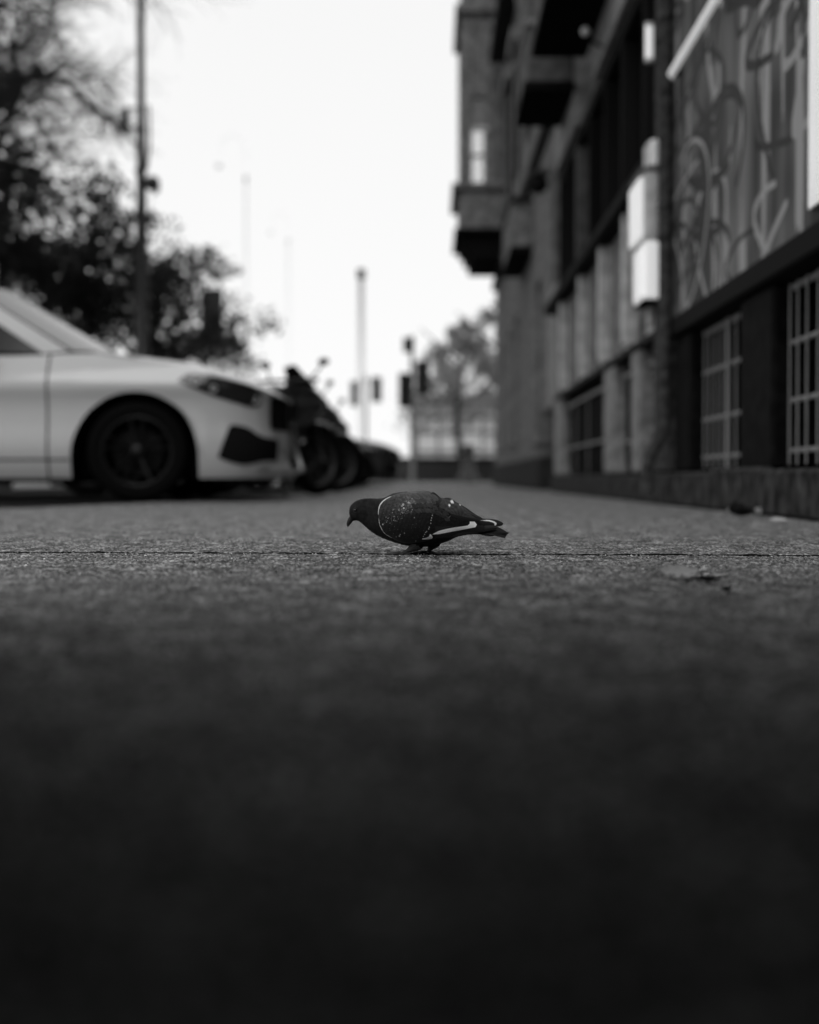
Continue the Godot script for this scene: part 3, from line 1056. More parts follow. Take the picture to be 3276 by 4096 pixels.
func cars() -> void:
	M.rubber = mat(0.004, 0.95, 0.1)
	M.alloy = mat(0.012, 0.35, 0.3)
	M.alloy.metallic = 0.6
	M.alloy_light = mat(0.35, 0.35, 0.5)
	M.alloy_light.metallic = 0.6
	M.lamp_dark = mat(0.012, 0.15, 0.4)
	M.car_glass = mat(0.012, 0.1, 0.3)
	M.windscreen = mat(0.04, 0.05, 0.95)
	var white := mat(0.38, 0.45, 0.4)
	white.clearcoat_enabled = true
	white.clearcoat = 0.6
	white.clearcoat_roughness = 0.08
	make_car("parked_car", "white hatchback with dark headlights parked nose towards the building", white, Vector3(-1.766, 0.005, -9.25), 0.0)
	var black := mat(0.012, 0.4, 0.4)
	make_car("parked_car", "black car standing behind the white hatchback", black, Vector3(-2.75, 0.005, -12.1), 0.0)
	make_car("parked_car", "black car parked past the motorcycles", black, Vector3(-1.85, 0.005, -20.0), 0.0)
	make_car("parked_car", "black car at the far end of the parked row, near the traffic lights", black, Vector3(-1.45, 0.005, -27.5), 0.0)

# ---------------------------------------------------------------- motorcycles
# body of oval sections [x, lower y, upper y, half width]
func oval_body(sec: Array, sides := 20) -> ArrayMesh:
	var rows := []
	for q in sec:
		var row := PackedVector3Array()
		for k in sides:
			var a := TAU * k / sides
			row.append(Vector3(q[0], (q[1] + q[2]) / 2.0 + cos(a) * (q[2] - q[1]) / 2.0, sin(a) * q[3]))
		rows.append(row)
	return sheet(rows, [], [], true, true)

func make_motorcycle(label: String, at: Vector3, turn: float, paint: Material) -> void:
	var c := thing("motorcycle", label, "motorcycle", at, "motorcycles parked past the white car")
	c.rotation.y = turn
	for x in [-0.62, 0.62]:
		var w := Node3D.new()
		w.name = "wheel"
		c.add_child(w, true)
		w.position = Vector3(x, 0.28, 0)
		w.rotation.x = PI / 2
		part(w, "tyre", lathe([[0.2, -0.04], [0.25, -0.055], [0.275, -0.03], [0.28, 0.0], [0.275, 0.03], [0.25, 0.055], [0.2, 0.04]], 32), M.rubber)
		var rim := part(w, "rim", lathe([[0.2, -0.04], [0.205, 0.04], [0.19, 0.035], [0.19, -0.035]], 32), M.iron)
		for k in 5:
			var st := begin()
			var a := TAU * k / 5
			tube_into(st, Vector3(cos(a) * 0.03, 0, sin(a) * 0.03), Vector3(cos(a) * 0.19, 0, sin(a) * 0.19), 0.018, 0.012, 5)
			part(rim, "spoke", done(st), M.iron)
		part(rim, "hub", rod(0.04, 0.12), M.iron)
		part(w, "brake_disc", rod(0.17, 0.012), M.dark)
	part(c, "engine", oval_body([[-0.4, 0.3, 0.5, 0.06], [-0.3, 0.2, 0.55, 0.14], [0.0, 0.17, 0.58, 0.17], [0.2, 0.22, 0.55, 0.13], [0.28, 0.3, 0.5, 0.06]]), M.iron)
	part(c, "tank", oval_body([[-0.2, 0.62, 0.74, 0.07], [-0.08, 0.58, 0.82, 0.14], [0.1, 0.56, 0.86, 0.16], [0.25, 0.58, 0.84, 0.12], [0.34, 0.65, 0.78, 0.06]]), paint)
	part(c, "seat", oval_body([[-0.85, 0.74, 0.8, 0.05], [-0.7, 0.68, 0.8, 0.11], [-0.45, 0.64, 0.78, 0.13], [-0.2, 0.62, 0.76, 0.1], [-0.08, 0.64, 0.74, 0.06]]), M.rubber)
	part(c, "tail_cowl", oval_body([[-0.95, 0.66, 0.7, 0.03], [-0.85, 0.6, 0.74, 0.08], [-0.5, 0.5, 0.66, 0.1], [-0.25, 0.48, 0.62, 0.08]]), paint)
	part(c, "front_fairing", oval_body([[0.26, 0.5, 0.86, 0.1], [0.36, 0.5, 0.9, 0.19], [0.48, 0.56, 0.86, 0.19], [0.58, 0.62, 0.8, 0.12], [0.63, 0.66, 0.74, 0.05]]), paint)
	part(c, "windscreen", bilinear(Vector3(0.46, 0.84, 0.15), Vector3(0.46, 0.84, -0.15), Vector3(0.3, 1.0, -0.06), Vector3(0.3, 1.0, 0.06), Vector3(0.05, 0.02, 0)), M.car_glass)
	part(c, "headlight", ball(0.07), M.alloy_light, Vector3(0.59, 0.72, 0))
	part(c, "handlebar", tube([Vector3(0.2, 0.88, 0.36), Vector3(0.3, 0.9, 0.2), Vector3(0.33, 0.9, 0), Vector3(0.3, 0.9, -0.2), Vector3(0.2, 0.88, -0.36)], [0.017, 0.013, 0.013, 0.013, 0.017], 8), M.iron)
	for s in [1, -1]:
		part(c, "fork", tube([Vector3(0.62, 0.28, 0.075 * s), Vector3(0.36, 0.9, 0.075 * s)], [0.028, 0.024], 10), M.alloy)
		var mir := part(c, "mirror", ball(0.055, 14), M.iron, Vector3(0.35, 1.03, 0.3 * s))
		mir.scale = Vector3(0.35, 0.55, 1.0)
		part(c, "mirror_stalk", tube([Vector3(0.3, 0.9, 0.2 * s), Vector3(0.34, 0.97, 0.26 * s), Vector3(0.35, 1.03, 0.3 * s)], [0.008, 0.008, 0.008], 6), M.iron)
		part(c, "swing_arm", tube([Vector3(-0.62, 0.28, 0.09 * s), Vector3(-0.15, 0.36, 0.11 * s)], [0.025, 0.03], 8), M.iron)
	var guard := []
	for i in 13:
		var a := deg_to_rad(20.0 + i * 11.0)
		var row := PackedVector3Array()
		for j in 7:
			var e := j / 3.0 - 1.0
			var rr := 0.315 - 0.03 * e * e
			row.append(Vector3(0.62 + cos(a) * rr, 0.28 + sin(a) * rr, e * 0.075))
		guard.append(row)
	part(c, "mudguard", sheet(guard), paint)
	part(c, "exhaust", tube([Vector3(0.22, 0.42, 0.1), Vector3(0.28, 0.2, 0.14), Vector3(0.0, 0.15, 0.17), Vector3(-0.3, 0.22, 0.19), Vector3(-0.78, 0.4, 0.2)], [0.02, 0.022, 0.025, 0.045, 0.05], 10), M.alloy_light)
	part(c, "side_stand", tube([Vector3(0.0, 0.2, 0.12), Vector3(-0.08, 0.0, 0.3)], [0.012, 0.012], 6), M.iron)
	part(c, "number_plate", box(Vector3(0.01, 0.14, 0.18), 0.003), M.off_white, Vector3(-0.95, 0.55, 0))

func motorcycles() -> void:
	var black := mat(0.012, 0.35, 0.4)
	black.clearcoat_enabled = true
	black.clearcoat = 0.7
	black.clearcoat_roughness = 0.1
	make_motorcycle("black motorcycle parked right beside the white car's nose", Vector3(-1.28, 0.005, -10.75), 0.95, black)
	make_motorcycle("black motorcycle in the middle of the parked row", Vector3(-1.42, 0.005, -13.3), 0.66, black)
	make_motorcycle("black motorcycle at the far end of the row", Vector3(-1.5, 0.005, -16.3), 0.7, black)

# ---------------------------------------------------------------- poles, signals, bollard
func signal_head(parent: Node3D, at: Vector3, faces: float) -> void:
	var h := part(parent, "signal_head", box(Vector3(0.32, 0.92, 0.26), 0.03), M.iron, at, Vector3(0, faces, 0))
	for k in 3:
		part(h, "visor", lathe([[0.1, 0.0], [0.1, 0.14], [0.092, 0.14], [0.092, 0.0]], 16), M.iron, Vector3(0, 0.29 - 0.29 * k, 0.13), Vector3(PI / 2, 0, 0))
		part(h, "lens", rod(0.09, 0.01), M.dark, Vector3(0, 0.29 - 0.29 * k, 0.134), Vector3(PI / 2, 0, 0))

func street_furniture() -> void:
	var pole := thing("utility_pole", "tall dark tapering pole with boxes, rising through the trees", "pole", Vector3(-4.5, 0, -22))
	part(pole, "shaft", tube([Vector3.ZERO, Vector3(0, 3.0, 0), Vector3(0, 6.0, 0), Vector3(0, 12, 0)], [0.12, 0.1, 0.06, 0.045], 12), M.iron)
	part(pole, "signal_box", box(Vector3(0.1, 0.34, 0.12), 0.01), M.iron, Vector3(-0.24, 5.65, 0))
	for y in [5.55, 5.85]:
		part(pole, "bracket", box(Vector3(0.34, 0.03, 0.03), 0.005), M.iron, Vector3(-0.1, y, 0))
	part(pole, "conduit", tube([Vector3(0.12, 5.9, 0), Vector3(0.13, 5.3, 0), Vector3(0.08, 4.9, 0)], [0.02, 0.02, 0.02], 6), M.iron)
	part(pole, "round_lamp", ball(0.12), M.iron, Vector3(0.17, 4.7, 0))
	for s in [[-5.9, 45.0, 11.0, "pale street lamp with a hooked arm behind the white car"], [-7.1, 70.0, 13.2, "faint distant street lamp with a hooked arm"]]:
		var l := thing("street_lamp", s[3], "street lamp", Vector3(s[0], 0, -s[1]))
		var h: float = s[2]
		part(l, "column", tube([Vector3.ZERO, Vector3(0, h * 0.5, 0), Vector3(0, h - 1.4, 0)], [0.028, 0.022, 0.018], 10), M.pale)
		part(l, "collar", rod(0.04, 0.2), M.grey, Vector3(0, h - 1.4, 0))
		part(l, "arm", tube([Vector3(0, h - 1.4, 0), Vector3(0, h - 0.6, 0), Vector3(-0.15, h - 0.15, 0), Vector3(-0.45, h, 0), Vector3(-0.75, h - 0.2, 0), Vector3(-0.85, h - 0.7, 0)], [0.016, 0.014, 0.012, 0.012, 0.012, 0.012], 8), M.pale)
		part(l, "lantern", lathe([[0.02, 0.14], [0.07, 0.03], [0.1, -0.08], [0.06, -0.16], [0.0, -0.18]], 14), M.pale, Vector3(-0.85, h - 0.9, 0))
	var lc := thing("lamp_column", "slim pale column standing alone at the junction", "column", Vector3(-2.26, 0, -45))
	part(lc, "shaft", tube([Vector3.ZERO, Vector3(0, 3.4, 0), Vector3(0, 6.5, 0)], [0.12, 0.105, 0.09], 12), M.pale)
	part(lc, "cap", rod(0.13, 0.3), M.dark, Vector3(0, 6.6, 0))
	# traffic signals
	var t1 := thing("traffic_signal", "pair of dark signal heads with a sign above, by the leafy trees", "traffic light", Vector3(-0.55, 0, -38))
	part(t1, "post", tube([Vector3.ZERO, Vector3(0, 2.0, 0), Vector3(0, 3.95, 0)], [0.07, 0.06, 0.055], 10), M.grey)
	signal_head(t1, Vector3(-0.2, 2.5, 0), 0.0)
	signal_head(t1, Vector3(0.27, 2.83, 0), 0.5)
	part(t1, "sign", box(Vector3(0.24, 0.4, 0.03), 0.01), M.dark, Vector3(-0.12, 3.7, 0.08))
	var t2 := thing("traffic_signal", "smaller distant signal heads either side of the pale column", "traffic light", Vector3(-2.45, 0, -52))
	part(t2, "post", tube([Vector3.ZERO, Vector3(0, 2.0, 0), Vector3(0, 3.9, 0)], [0.07, 0.06, 0.05], 10), M.grey)
	signal_head(t2, Vector3(-0.38, 3.25, 0), 0.3)
	signal_head(t2, Vector3(0.4, 3.4, 0), -0.3)
	part(t2, "cross_arm", box(Vector3(0.8, 0.04, 0.04), 0.01), M.iron, Vector3(0, 3.7, 0))
	var t3 := thing("traffic_signal", "large dark signal seen from behind, under the tree branches", "traffic light", Vector3(-4.32, 0, -28))
	part(t3, "post", tube([Vector3(0, 0, -0.2), Vector3(0, 2.0, -0.2), Vector3(0, 3.9, -0.2)], [0.04, 0.035, 0.03], 10), M.grey)
	signal_head(t3, Vector3(0, 3.3, 0), PI)
	part(t3, "backing_board", box(Vector3(0.42, 1.15, 0.02), 0.01), M.iron, Vector3(0, 3.28, 0.14))
	# bollard
	var bo := thing("bollard", "dark cast bollard with rounded head at the pavement's end", "bollard", Vector3(1.05, 0, -42))
	part(bo, "shaft", lathe([[0.3, 0.0], [0.3, 0.2], [0.22, 0.28], [0.17, 0.7], [0.16, 0.85]], 16), M.iron)
	part(bo, "head", lathe([[0.16, 0.85], [0.21, 0.9], [0.22, 1.0], [0.16, 1.12], [0.0, 1.18]], 16), M.iron)

# ---------------------------------------------------------------- pigeon
const PS := 2133.0
func pg(x: float, y: float, z := 0.0) -> Vector3:
	return Vector3((x - 1660.0) / PS, (2218.0 - y) / PS, z)

var TOPS := [[1513.0, 1994.0], [1540.0, 1988.0], [1573.0, 1972.0], [1610.0, 1966.0], [1664.0, 1963.0], [1700.0, 1961.0], [1720.0, 1964.0], [1745.0, 1976.0], [1770.0, 1990.0], [1800.0, 1999.0], [1845.0, 2022.0], [1890.0, 2055.0], [1930.0, 2076.0], [1960.0, 2086.0]]
var BOTS := [[1513.0, 2143.0], [1542.0, 2158.0], [1583.0, 2172.0], [1636.0, 2184.0], [1700.0, 2186.0], [1750.0, 2178.0], [1800.0, 2163.0], [1830.0, 2147.0], [1880.0, 2138.0], [1930.0, 2138.0], [1960.0, 2132.0]]
var WIDE := [[1513.0, 0.027], [1540.0, 0.036], [1575.0, 0.045], [1610.0, 0.051], [1664.0, 0.055], [1715.0, 0.054], [1755.0, 0.049], [1800.0, 0.042], [1845.0, 0.034], [1890.0, 0.025], [1930.0, 0.018], [1960.0, 0.014]]
var WLOW := [[1513.0, 2064.0], [1520.0, 2098.0], [1532.0, 2122.0], [1546.0, 2136.0], [1567.0, 2148.0], [1593.0, 2162.0], [1634.0, 2171.0], [1690.0, 2164.0], [1730.0, 2154.0], [1770.0, 2149.0], [1810.0, 2143.0], [1850.0, 2136.0], [1890.0, 2132.0], [1935.0, 2124.0]]
var WTOP := [[1513.0, 2060.0], [1515.0, 2037.0], [1520.0, 2019.0], [1532.0, 2003.0], [1546.0, 1993.0], [1567.0, 1983.0], [1593.0, 1974.0], [1634.0, 1967.5], [1690.0, 1964.0], [1725.0, 1971.0], [1760.0, 1989.0], [1800.0, 2003.0], [1845.0, 2026.0], [1890.0, 2057.0], [1935.0, 2080.0]]

func flank(x: float, y: float) -> float:
	var t := lut(TOPS, x)
	var b := lut(BOTS, x)
	var s := clampf((y - (t + b) / 2.0) / ((b - t) / 2.0 * 1.015), -1.0, 1.0)
	return lut(WIDE, x) * pow(1.0 - pow(absf(s), 2.3), 1.0 / 2.3)

var WHITES := [
	[[1728, 2133], [1742, 2125], [1754, 2119], [1782, 2112], [1810, 2107], [1840, 2103], [1868, 2099], [1876, 2092], [1877, 2082], [1865, 2071], [1883, 2077], [1896, 2084], [1905, 2096], [1899, 2106], [1868, 2112], [1810, 2122], [1754, 2132]],
	[[1690, 2149], [1706, 2146], [1716, 2141], [1720, 2131], [1726, 2135], [1731, 2144], [1727, 2151], [1706, 2153], [1690, 2153]]]
var DOTS := [[1733, 2043], [1731, 2051], [1729, 2058], [1726, 2068], [1724, 2077], [1723, 2089], [1717, 2104], [1715, 2111], [1707, 2121], [1703, 2125], [1699, 2133], [1694, 2141]]
var LINE2 := [[1810, 2045], [1806, 2053], [1801, 2060], [1793, 2068], [1782, 2075]]

func plumage() -> StandardMaterial3D:
	var S := 2.0
	var W := int(440 * S)
	var H := int(240 * S)
	var im := Image.create(W, H, false, Image.FORMAT_RGB8)
	var n := FastNoiseLite.new()
	n.noise_type = FastNoiseLite.TYPE_SIMPLEX_SMOOTH
	n.frequency = 0.03
	n.fractal_octaves = 4
	n.seed = 61
	var streak := FastNoiseLite.new()
	streak.noise_type = FastNoiseLite.TYPE_SIMPLEX_SMOOTH
	streak.frequency = 0.05
	streak.seed = 62
	var polys := []
	for w in WHITES:
		var p := PackedVector2Array()
		for q in w:
			p.append(Vector2(q[0], q[1]))
		polys.append(p)
	# feather tips: rows of scalloped edges, darker shaft side and paler rim
	for py in H:
		for px in W:
			var x := 1500.0 + px / S
			var y := 1955.0 + py / S
			var low := 0.008
			# coverts low on the wing are almost black; the mantle is greyer with weathered feather tips
			var line := 2085.0 - (x - 1530.0) * 0.28
			var mantle := clampf((line - y) / 40.0 + 0.4 * n.get_noise_2d(x * 1.3, y * 1.3), 0.0, 1.0)
			var v := lerpf(low, lerpf(0.03, 0.09, clampf((x - 1570.0) / 90.0, 0.0, 1.0)), mantle)
			var row := floorf((x + y * 0.35) / 15.0)
			var fx := fposmod(x + y * 0.35 + 4.0 * n.get_noise_2d(x, y), 15.0) / 15.0
			var fy := fposmod(y + row * 6.5, 13.0) / 13.0 - 0.5
			var tip := fx - (0.95 - 1.6 * fy * fy)
			if tip > -0.12 and tip < 0.05:
				v *= 1.45
			elif tip >= 0.05:
				v *= 0.6
			v *= 0.55 + 0.6 * streak.get_noise_2d(x * 0.5, y * 2.0) + 1.3 * absf(n.get_noise_2d(x * 1.2, y * 1.2))
			if x > 1740 and y > 2100:
				v = 0.018 * (1.0 + 0.8 * streak.get_noise_2d(x * 0.25, (y + (x - 1740.0) * 0.16) * 5.0))
			# pale bend of the wing
			var fr := INF
			if y > 1985 and y < 2150:
				for k in WTOP.size() - 1:
					if WTOP[k][0] < 1550:
						fr = minf(fr, Vector2(x, y).distance_to(Geometry2D.get_closest_point_to_segment(Vector2(x, y), Vector2(WTOP[k][0], WTOP[k][1]), Vector2(WTOP[k + 1][0], WTOP[k + 1][1]))))
					if WLOW[k][0] < 1550:
						fr = minf(fr, 0.6 + Vector2(x, y).distance_to(Geometry2D.get_closest_point_to_segment(Vector2(x, y), Vector2(WLOW[k][0], WLOW[k][1]), Vector2(WLOW[k + 1][0], WLOW[k + 1][1]))))
				var wide := 3.5 + 1.2 * n.get_noise_2d(x * 2, y * 2) - (0.8 if y < 2000 else 0.0) - (1.2 if y > 2120 else 0.0)
				if fr < wide:
					v = 0.5
			im.set_pixel(px, py, grey(clampf(v, 0.004, 0.9)))
	var put := func(x: float, y: float, r: float, v: float) -> void:
		for yy in range(int((y - r - 1955) * S), int((y + r - 1955) * S) + 1):
			for xx in range(int((x - r - 1500) * S), int((x + r - 1500) * S) + 1):
				if xx >= 0 and yy >= 0 and xx < W and yy < H and Vector2(1500 + xx / S - x, (1955 + yy / S - y) * 0.8).length() < r:
					im.set_pixel(xx, yy, grey(v))
	for p in polys:
		var lo := Vector2(INF, INF)
		var hi := -lo
		for q in p:
			lo = lo.min(q)
			hi = hi.max(q)
		for yy in range(int((lo.y - 1955) * S), int((hi.y - 1955) * S) + 1):
			for xx in range(int((lo.x - 1500) * S), int((hi.x - 1500) * S) + 1):
				if xx < W and yy < H and Geometry2D.is_point_in_polygon(Vector2(1500 + xx / S, 1955 + yy / S), p):
					im.set_pixel(xx, yy, grey(0.95))
	for q in DOTS:
		put.call(q[0], q[1], 2.1, 0.36)
	for k in LINE2.size() - 1:
		for j in 6:
			var a := Vector2(LINE2[k][0], LINE2[k][1]).lerp(Vector2(LINE2[k + 1][0], LINE2[k + 1][1]), j / 6.0)
			put.call(a.x, a.y, 1.1, 0.16)
	var r := RandomNumberGenerator.new()
	r.seed = 63
	# pale flecks
	for q in [[1615, 2016, 4, 0.4], [1617, 2030, 3.4, 0.42], [1636, 2008, 3.2, 0.36], [1641, 2010, 2.4, 0.3], [1598, 2037, 2.6, 0.25], [1610, 2022, 2.6, 0.3], [1534, 2095, 2.8, 0.3], [1600, 2140, 3, 0.25], [1603, 2134, 2.4, 0.25], [1620, 2128, 2.4, 0.22], [1587, 2143, 2, 0.2], [1664, 2160, 2.6, 0.2], [1807, 2007, 5, 0.5], [1801, 2004, 3.5, 0.42], [1795, 2019, 4.4, 0.42], [1838, 2018, 3.4, 0.4], [1659, 2067, 2.4, 0.2], [1683, 2030, 3.4, 0.1], [1673, 2036, 3, 0.1]]:
		put.call(q[0], q[1], q[2], q[3])
	for i in 90:
		var t := r.randf()
		var x := lerpf(1532, 1655, t) + r.randfn() * 7
		var y := lerpf(2092, 2020, t) + r.randfn() * 17
		put.call(x, y, r.randf_range(0.7, 2.0), r.randf_range(0.06, 0.3))
	for i in 40:
		put.call(r.randf_range(1560, 1700), r.randf_range(2040, 2150), r.randf_range(0.6, 1.5), r.randf_range(0.04, 0.14))
	var m := mat(1.0, 0.62, 0.3)
	m.albedo_texture = ImageTexture.create_from_image(im)
	m.texture_repeat = false
	m.rim_enabled = true
	m.rim = 0.15
	return m

func feather(outline_top: Array, outline_low: Array, x0: float, x1: float, zf: Callable, marks: Array, dark: float) -> ArrayMesh:
	var rows := []
	var cols := []
	var polys := []
	for w in marks:
		var p := PackedVector2Array()
		for q in w:
			p.append(Vector2(q[0], q[1]))
		polys.append(p)
	for i in 61:
		var x := lerpf(x0, x1, i / 60.0)
		var row := PackedVector3Array()
		var col := PackedColorArray()
		for j in 17:
			var y := lerpf(lut(outline_top, x), lut(outline_low, x), j / 16.0)
			row.append(pg(x, y, zf.call(x, y) + 0.0012 * sin(PI * j / 16.0)))
			var v := dark * (0.8 + 0.4 * sin(y * 2.3 + x * 0.2) * sin(x * 0.9))
			for p in polys:
				if Geometry2D.is_point_in_polygon(Vector2(x, y), p):
					v = 0.9
			col.append(Color(v, v, v))
		rows.append(row)
		cols.append(col)
	return sheet(rows, [], cols)

func pigeon() -> void:
	var b := thing("pigeon", "dark speckled pigeon with white wing stripe walking head down on the pavement", "pigeon", Vector3((1660.0 - 1731.0) / 5690.0 * 2.66, 0, -2.66))
	var head := grained(0.027, 0.55, 9.0, 0.55, 71)
	head.uv1_world_triplanar = false
	head.rim_enabled = true
	head.rim = 0.12
	# body: sections from the face to the tail root, each by its upper and lower point and half width
	var sec := [[1396.5, 2052, 1401, 2066, 0.0045], [1398, 2036, 1406, 2077, 0.0095], [1404, 2021, 1415, 2083, 0.0125], [1422, 2005, 1428, 2082.5, 0.0155], [1450, 1995, 1441, 2088, 0.0175], [1484, 1993, 1457, 2102, 0.0195], [1512, 1994, 1478, 2121, 0.0245], [1538, 1990, 1507, 2141, 0.0325], [1572, 1974, 1542, 2157, 0.0415], [1610, 1968, 1583, 2171, 0.0475], [1664, 1966, 1636, 2184, 0.0515], [1712, 1965, 1700, 2187, 0.0505], [1755, 1987, 1750, 2178, 0.0455], [1800, 2001, 1795, 2163, 0.0385], [1845, 2024, 1832, 2146, 0.03], [1890, 2057, 1880, 2138, 0.022], [1930, 2080, 1930, 2136, 0.016], [1948, 2092, 1948, 2126, 0.008]]
	var T := []
	for k in 5:
		var t := []
		for i in sec.size():
			t.append([float(i), float(sec[i][k])])
		T.append(t)
	var rows := []
	var n := 86
	for i in n + 1:
		var s := (sec.size() - 1.0) * i / n
		var top := pg(lut(T[0], s), lut(T[1], s))
		var bot := pg(lut(T[2], s), lut(T[3], s))
		var w := lut(T[4], s)
		var c := (top + bot) / 2.0
		var h := (top - bot) / 2.0
		var row := PackedVector3Array()
		for k in 36:
			var a := TAU * k / 36
			var ca := signf(cos(a)) * pow(absf(cos(a)), 0.92)
			var sa := signf(sin(a)) * pow(absf(sin(a)), 0.92)
			var fluff := 1.0 + 0.012 * sin(i * 2.7 + k * 1.9) * sin(k * 3.1 + i * 0.7)
			row.append(c + h * ca * fluff + Vector3(0, 0, w * sa * fluff))
		rows.append(row)
	part(b, "body", sheet(rows, [], [], true, true), head)
	# bill, cere, eyes
	var bill := part(b, "bill", tube([pg(1409, 2070), pg(1403, 2078), pg(1397, 2088), pg(1393, 2098), pg(1391.5, 2106)], [0.0056, 0.0054, 0.0046, 0.0034, 0.0012], 10), M.horn)
	part(bill, "lower_mandible", tube([pg(1411, 2077), pg(1404, 2086), pg(1399, 2095), pg(1395, 2102)], [0.0032, 0.0028, 0.002, 0.0008], 8), M.horn)
	for s in [1, -1]:
		var cere := part(bill, "cere", ball(0.0035, 12), M.cere, pg(1406, 2071, 0.0022 * s))
		cere.scale = Vector3(1.2, 1.0, 0.7)
		var eye := part(b, "eye", ball(0.0036, 14), M.eye, pg(1423, 2040, 0.0138 * s))
		part(eye, "eye_ring", lathe([[0.0034, 0.0], [0.0042, 0.0008], [0.0046, -0.0004]], 16), M.cere, Vector3(0, 0, 0.0016 * s), Vector3(PI / 2 * s, 0, 0))
	# wings
	var pm := plumage()
	var vane := mat(1.0, 0.6, 0.3)
	vane.vertex_color_use_as_albedo = true
	for s in [1, -1]:
		var wr := []
		var wu := []
		for i in 86:
			var u := i / 85.0
			var x := 1513.0 + (1935.0 - 1513.0) * pow(u, 1.35)
			var lo := lut(WLOW, x)
			var hi := lut(WTOP, x)
			var row := PackedVector3Array()
			var uv := PackedVector2Array()
			for j in 33:
				var v := j / 32.0
				var y := lerpf(lo, hi, v)
				var lift := 0.0042 * clampf(minf(v, 1.0 - v) * 14.0 + 0.25, 0.0, 1.0) * clampf(i / 5.0, 0.1, 1.0)
				# overlapping feather rows leave shallow steps
				lift += 0.0009 * (fposmod(x + y * 0.35, 15.0) / 15.0) * clampf(v * 3, 0, 1)
				var z := flank(x, y) + lift
				row.append(pg(x, y, z * s))
				uv.append(Vector2((x - 1500.0) / 440.0, (y - 1955.0) / 240.0))
			var first: Vector3 = row[0]
			var last: Vector3 = row[32]
			row.insert(0, Vector3(first.x, first.y, first.z - 0.006 * s))
			uv.insert(0, uv[0])
			row.append(Vector3(last.x, last.y, maxf(absf(last.z) - 0.006, 0.001) * s))
			uv.append(uv[32])
			wr.append(row)
			wu.append(uv)
		var wing := part(b, "wing", sheet(wr, wu), pm)
		# larger covert and scapular feathers laid over one another on the back
		var fr := RandomNumberGenerator.new()
		fr.seed = 81
		for row_i in 4:
			for col in 7:
				var bx := 1648.0 + col * 19.0 + (row_i % 2) * 9.0
				var by := lerpf(lut(WTOP, bx) + 9.0, lut(WTOP, bx) + 66.0, row_i / 3.0)
				if bx > 1775.0:
					continue
				var ang := deg_to_rad(fr.randf_range(22.0, 40.0))
				var ln := fr.randf_range(30.0, 38.0)
				var tone := fr.randf_range(0.02, 0.09) * (1.0 - 0.16 * row_i)
				var fr_rows := []
				var fr_cols := []
				for i in 9:
					var t := i / 8.0
					var hw := 9.5 * pow(sin(PI * clampf(0.12 + 0.86 * t, 0.0, 1.0)), 0.6) * (1.0 if t < 0.99 else 0.3)
					var rw := PackedVector3Array()
					var cl := PackedColorArray()
					for j in 7:
						var e := j / 3.0 - 1.0
						var fx := bx + cos(ang) * ln * t - sin(ang) * e * hw
						var fy := by + sin(ang) * ln * t + cos(ang) * e * hw
						var fz := maxf(flank(fx, maxf(fy, lut(TOPS, fx) + 3.0)), 0.004) + 0.0046 + 0.0016 * t - 0.0008 * e * e
						rw.append(pg(fx, maxf(fy, lut(TOPS, fx) - 1.0), fz * s))
						var v := tone * (0.75 + 0.5 * absf(e)) * (2.6 if t > 0.9 else 1.0)
						cl.append(Color(v, v, v))
					fr_rows.append(rw)
					fr_cols.append(cl)
				part(wing, "covert_feather", sheet(fr_rows, [], fr_cols), vane)
		# long flight feathers reaching past the tail root
		var zf := func(x: float, y: float) -> float: return lerpf(0.0235, 0.008, clampf((x - 1860.0) / 150.0, 0, 1))
		for k in 4:
			var dx := -16.0 * k
			var dy := 3.0 * k
			var up := [[1850.0 + dx, 2040.0 + dy], [1900.0 + dx, 2062.0 + dy], [1932.0 + dx, 2074.0 + dy * 0.6], [1965.0 + dx, 2076.5 + dy], [1990.0 + dx, 2081.0 + dy], [2006.0 + dx, 2088.0 + dy], [2012.0 + dx, 2093.0 + dy]]
			var dn := [[1850.0 + dx, 2070.0 + dy], [1900.0 + dx, 2094.0 + dy], [1932.0 + dx, 2100.0 + dy], [1965.0 + dx, 2104.0 + dy * 0.7], [1990.0 + dx, 2104.0 + dy * 0.7], [2006.0 + dx, 2100.0 + dy], [2012.0 + dx, 2094.0 + dy]]
			var marks := [[[1922, 2080], [1940, 2078.5], [1957, 2079], [1972, 2083], [1981, 2088], [1985, 2094], [1980, 2101], [1976, 2100], [1975, 2093], [1966, 2087], [1950, 2083]]] if k == 0 else []
			var f := part(wing, "flight_feather", feather(up, dn, 1850.0 + dx, 2012.0 + dx, func(x: float, y: float) -> float: return (zf.call(x, y) + 0.0012 * (3 - k)) * s, marks, [0.03, 0.014, 0.02, 0.012][k]), vane)
			f.position.z = 0.0
		# secondaries below the white stripe
		for k in 3:
			var dx := 22.0 * k
			var up2 := [[1700.0 + dx, 2142.0 - k * 4], [1780.0 + dx, 2127.0 - k * 4], [1860.0 + dx, 2112.0 - k * 4], [1925.0 + dx, 2104.0 - k * 2], [1945.0 + dx, 2108.0]]
			var dn2 := [[1700.0 + dx, 2158.0 - k * 3], [1780.0 + dx, 2150.0 - k * 3], [1860.0 + dx, 2136.0 - k * 3], [1925.0 + dx, 2122.0 - k * 2], [1945.0 + dx, 2110.0]]
			part(wing, "secondary_feather", feather(up2, dn2, 1700.0 + dx, 1945.0 + dx, func(x: float, y: float) -> float: return (lerpf(0.046, 0.02, clampf((x - 1700.0) / 220.0, 0, 1)) - 0.0022 * (2 - k)) * s, [], 0.016 + 0.004 * k), vane)
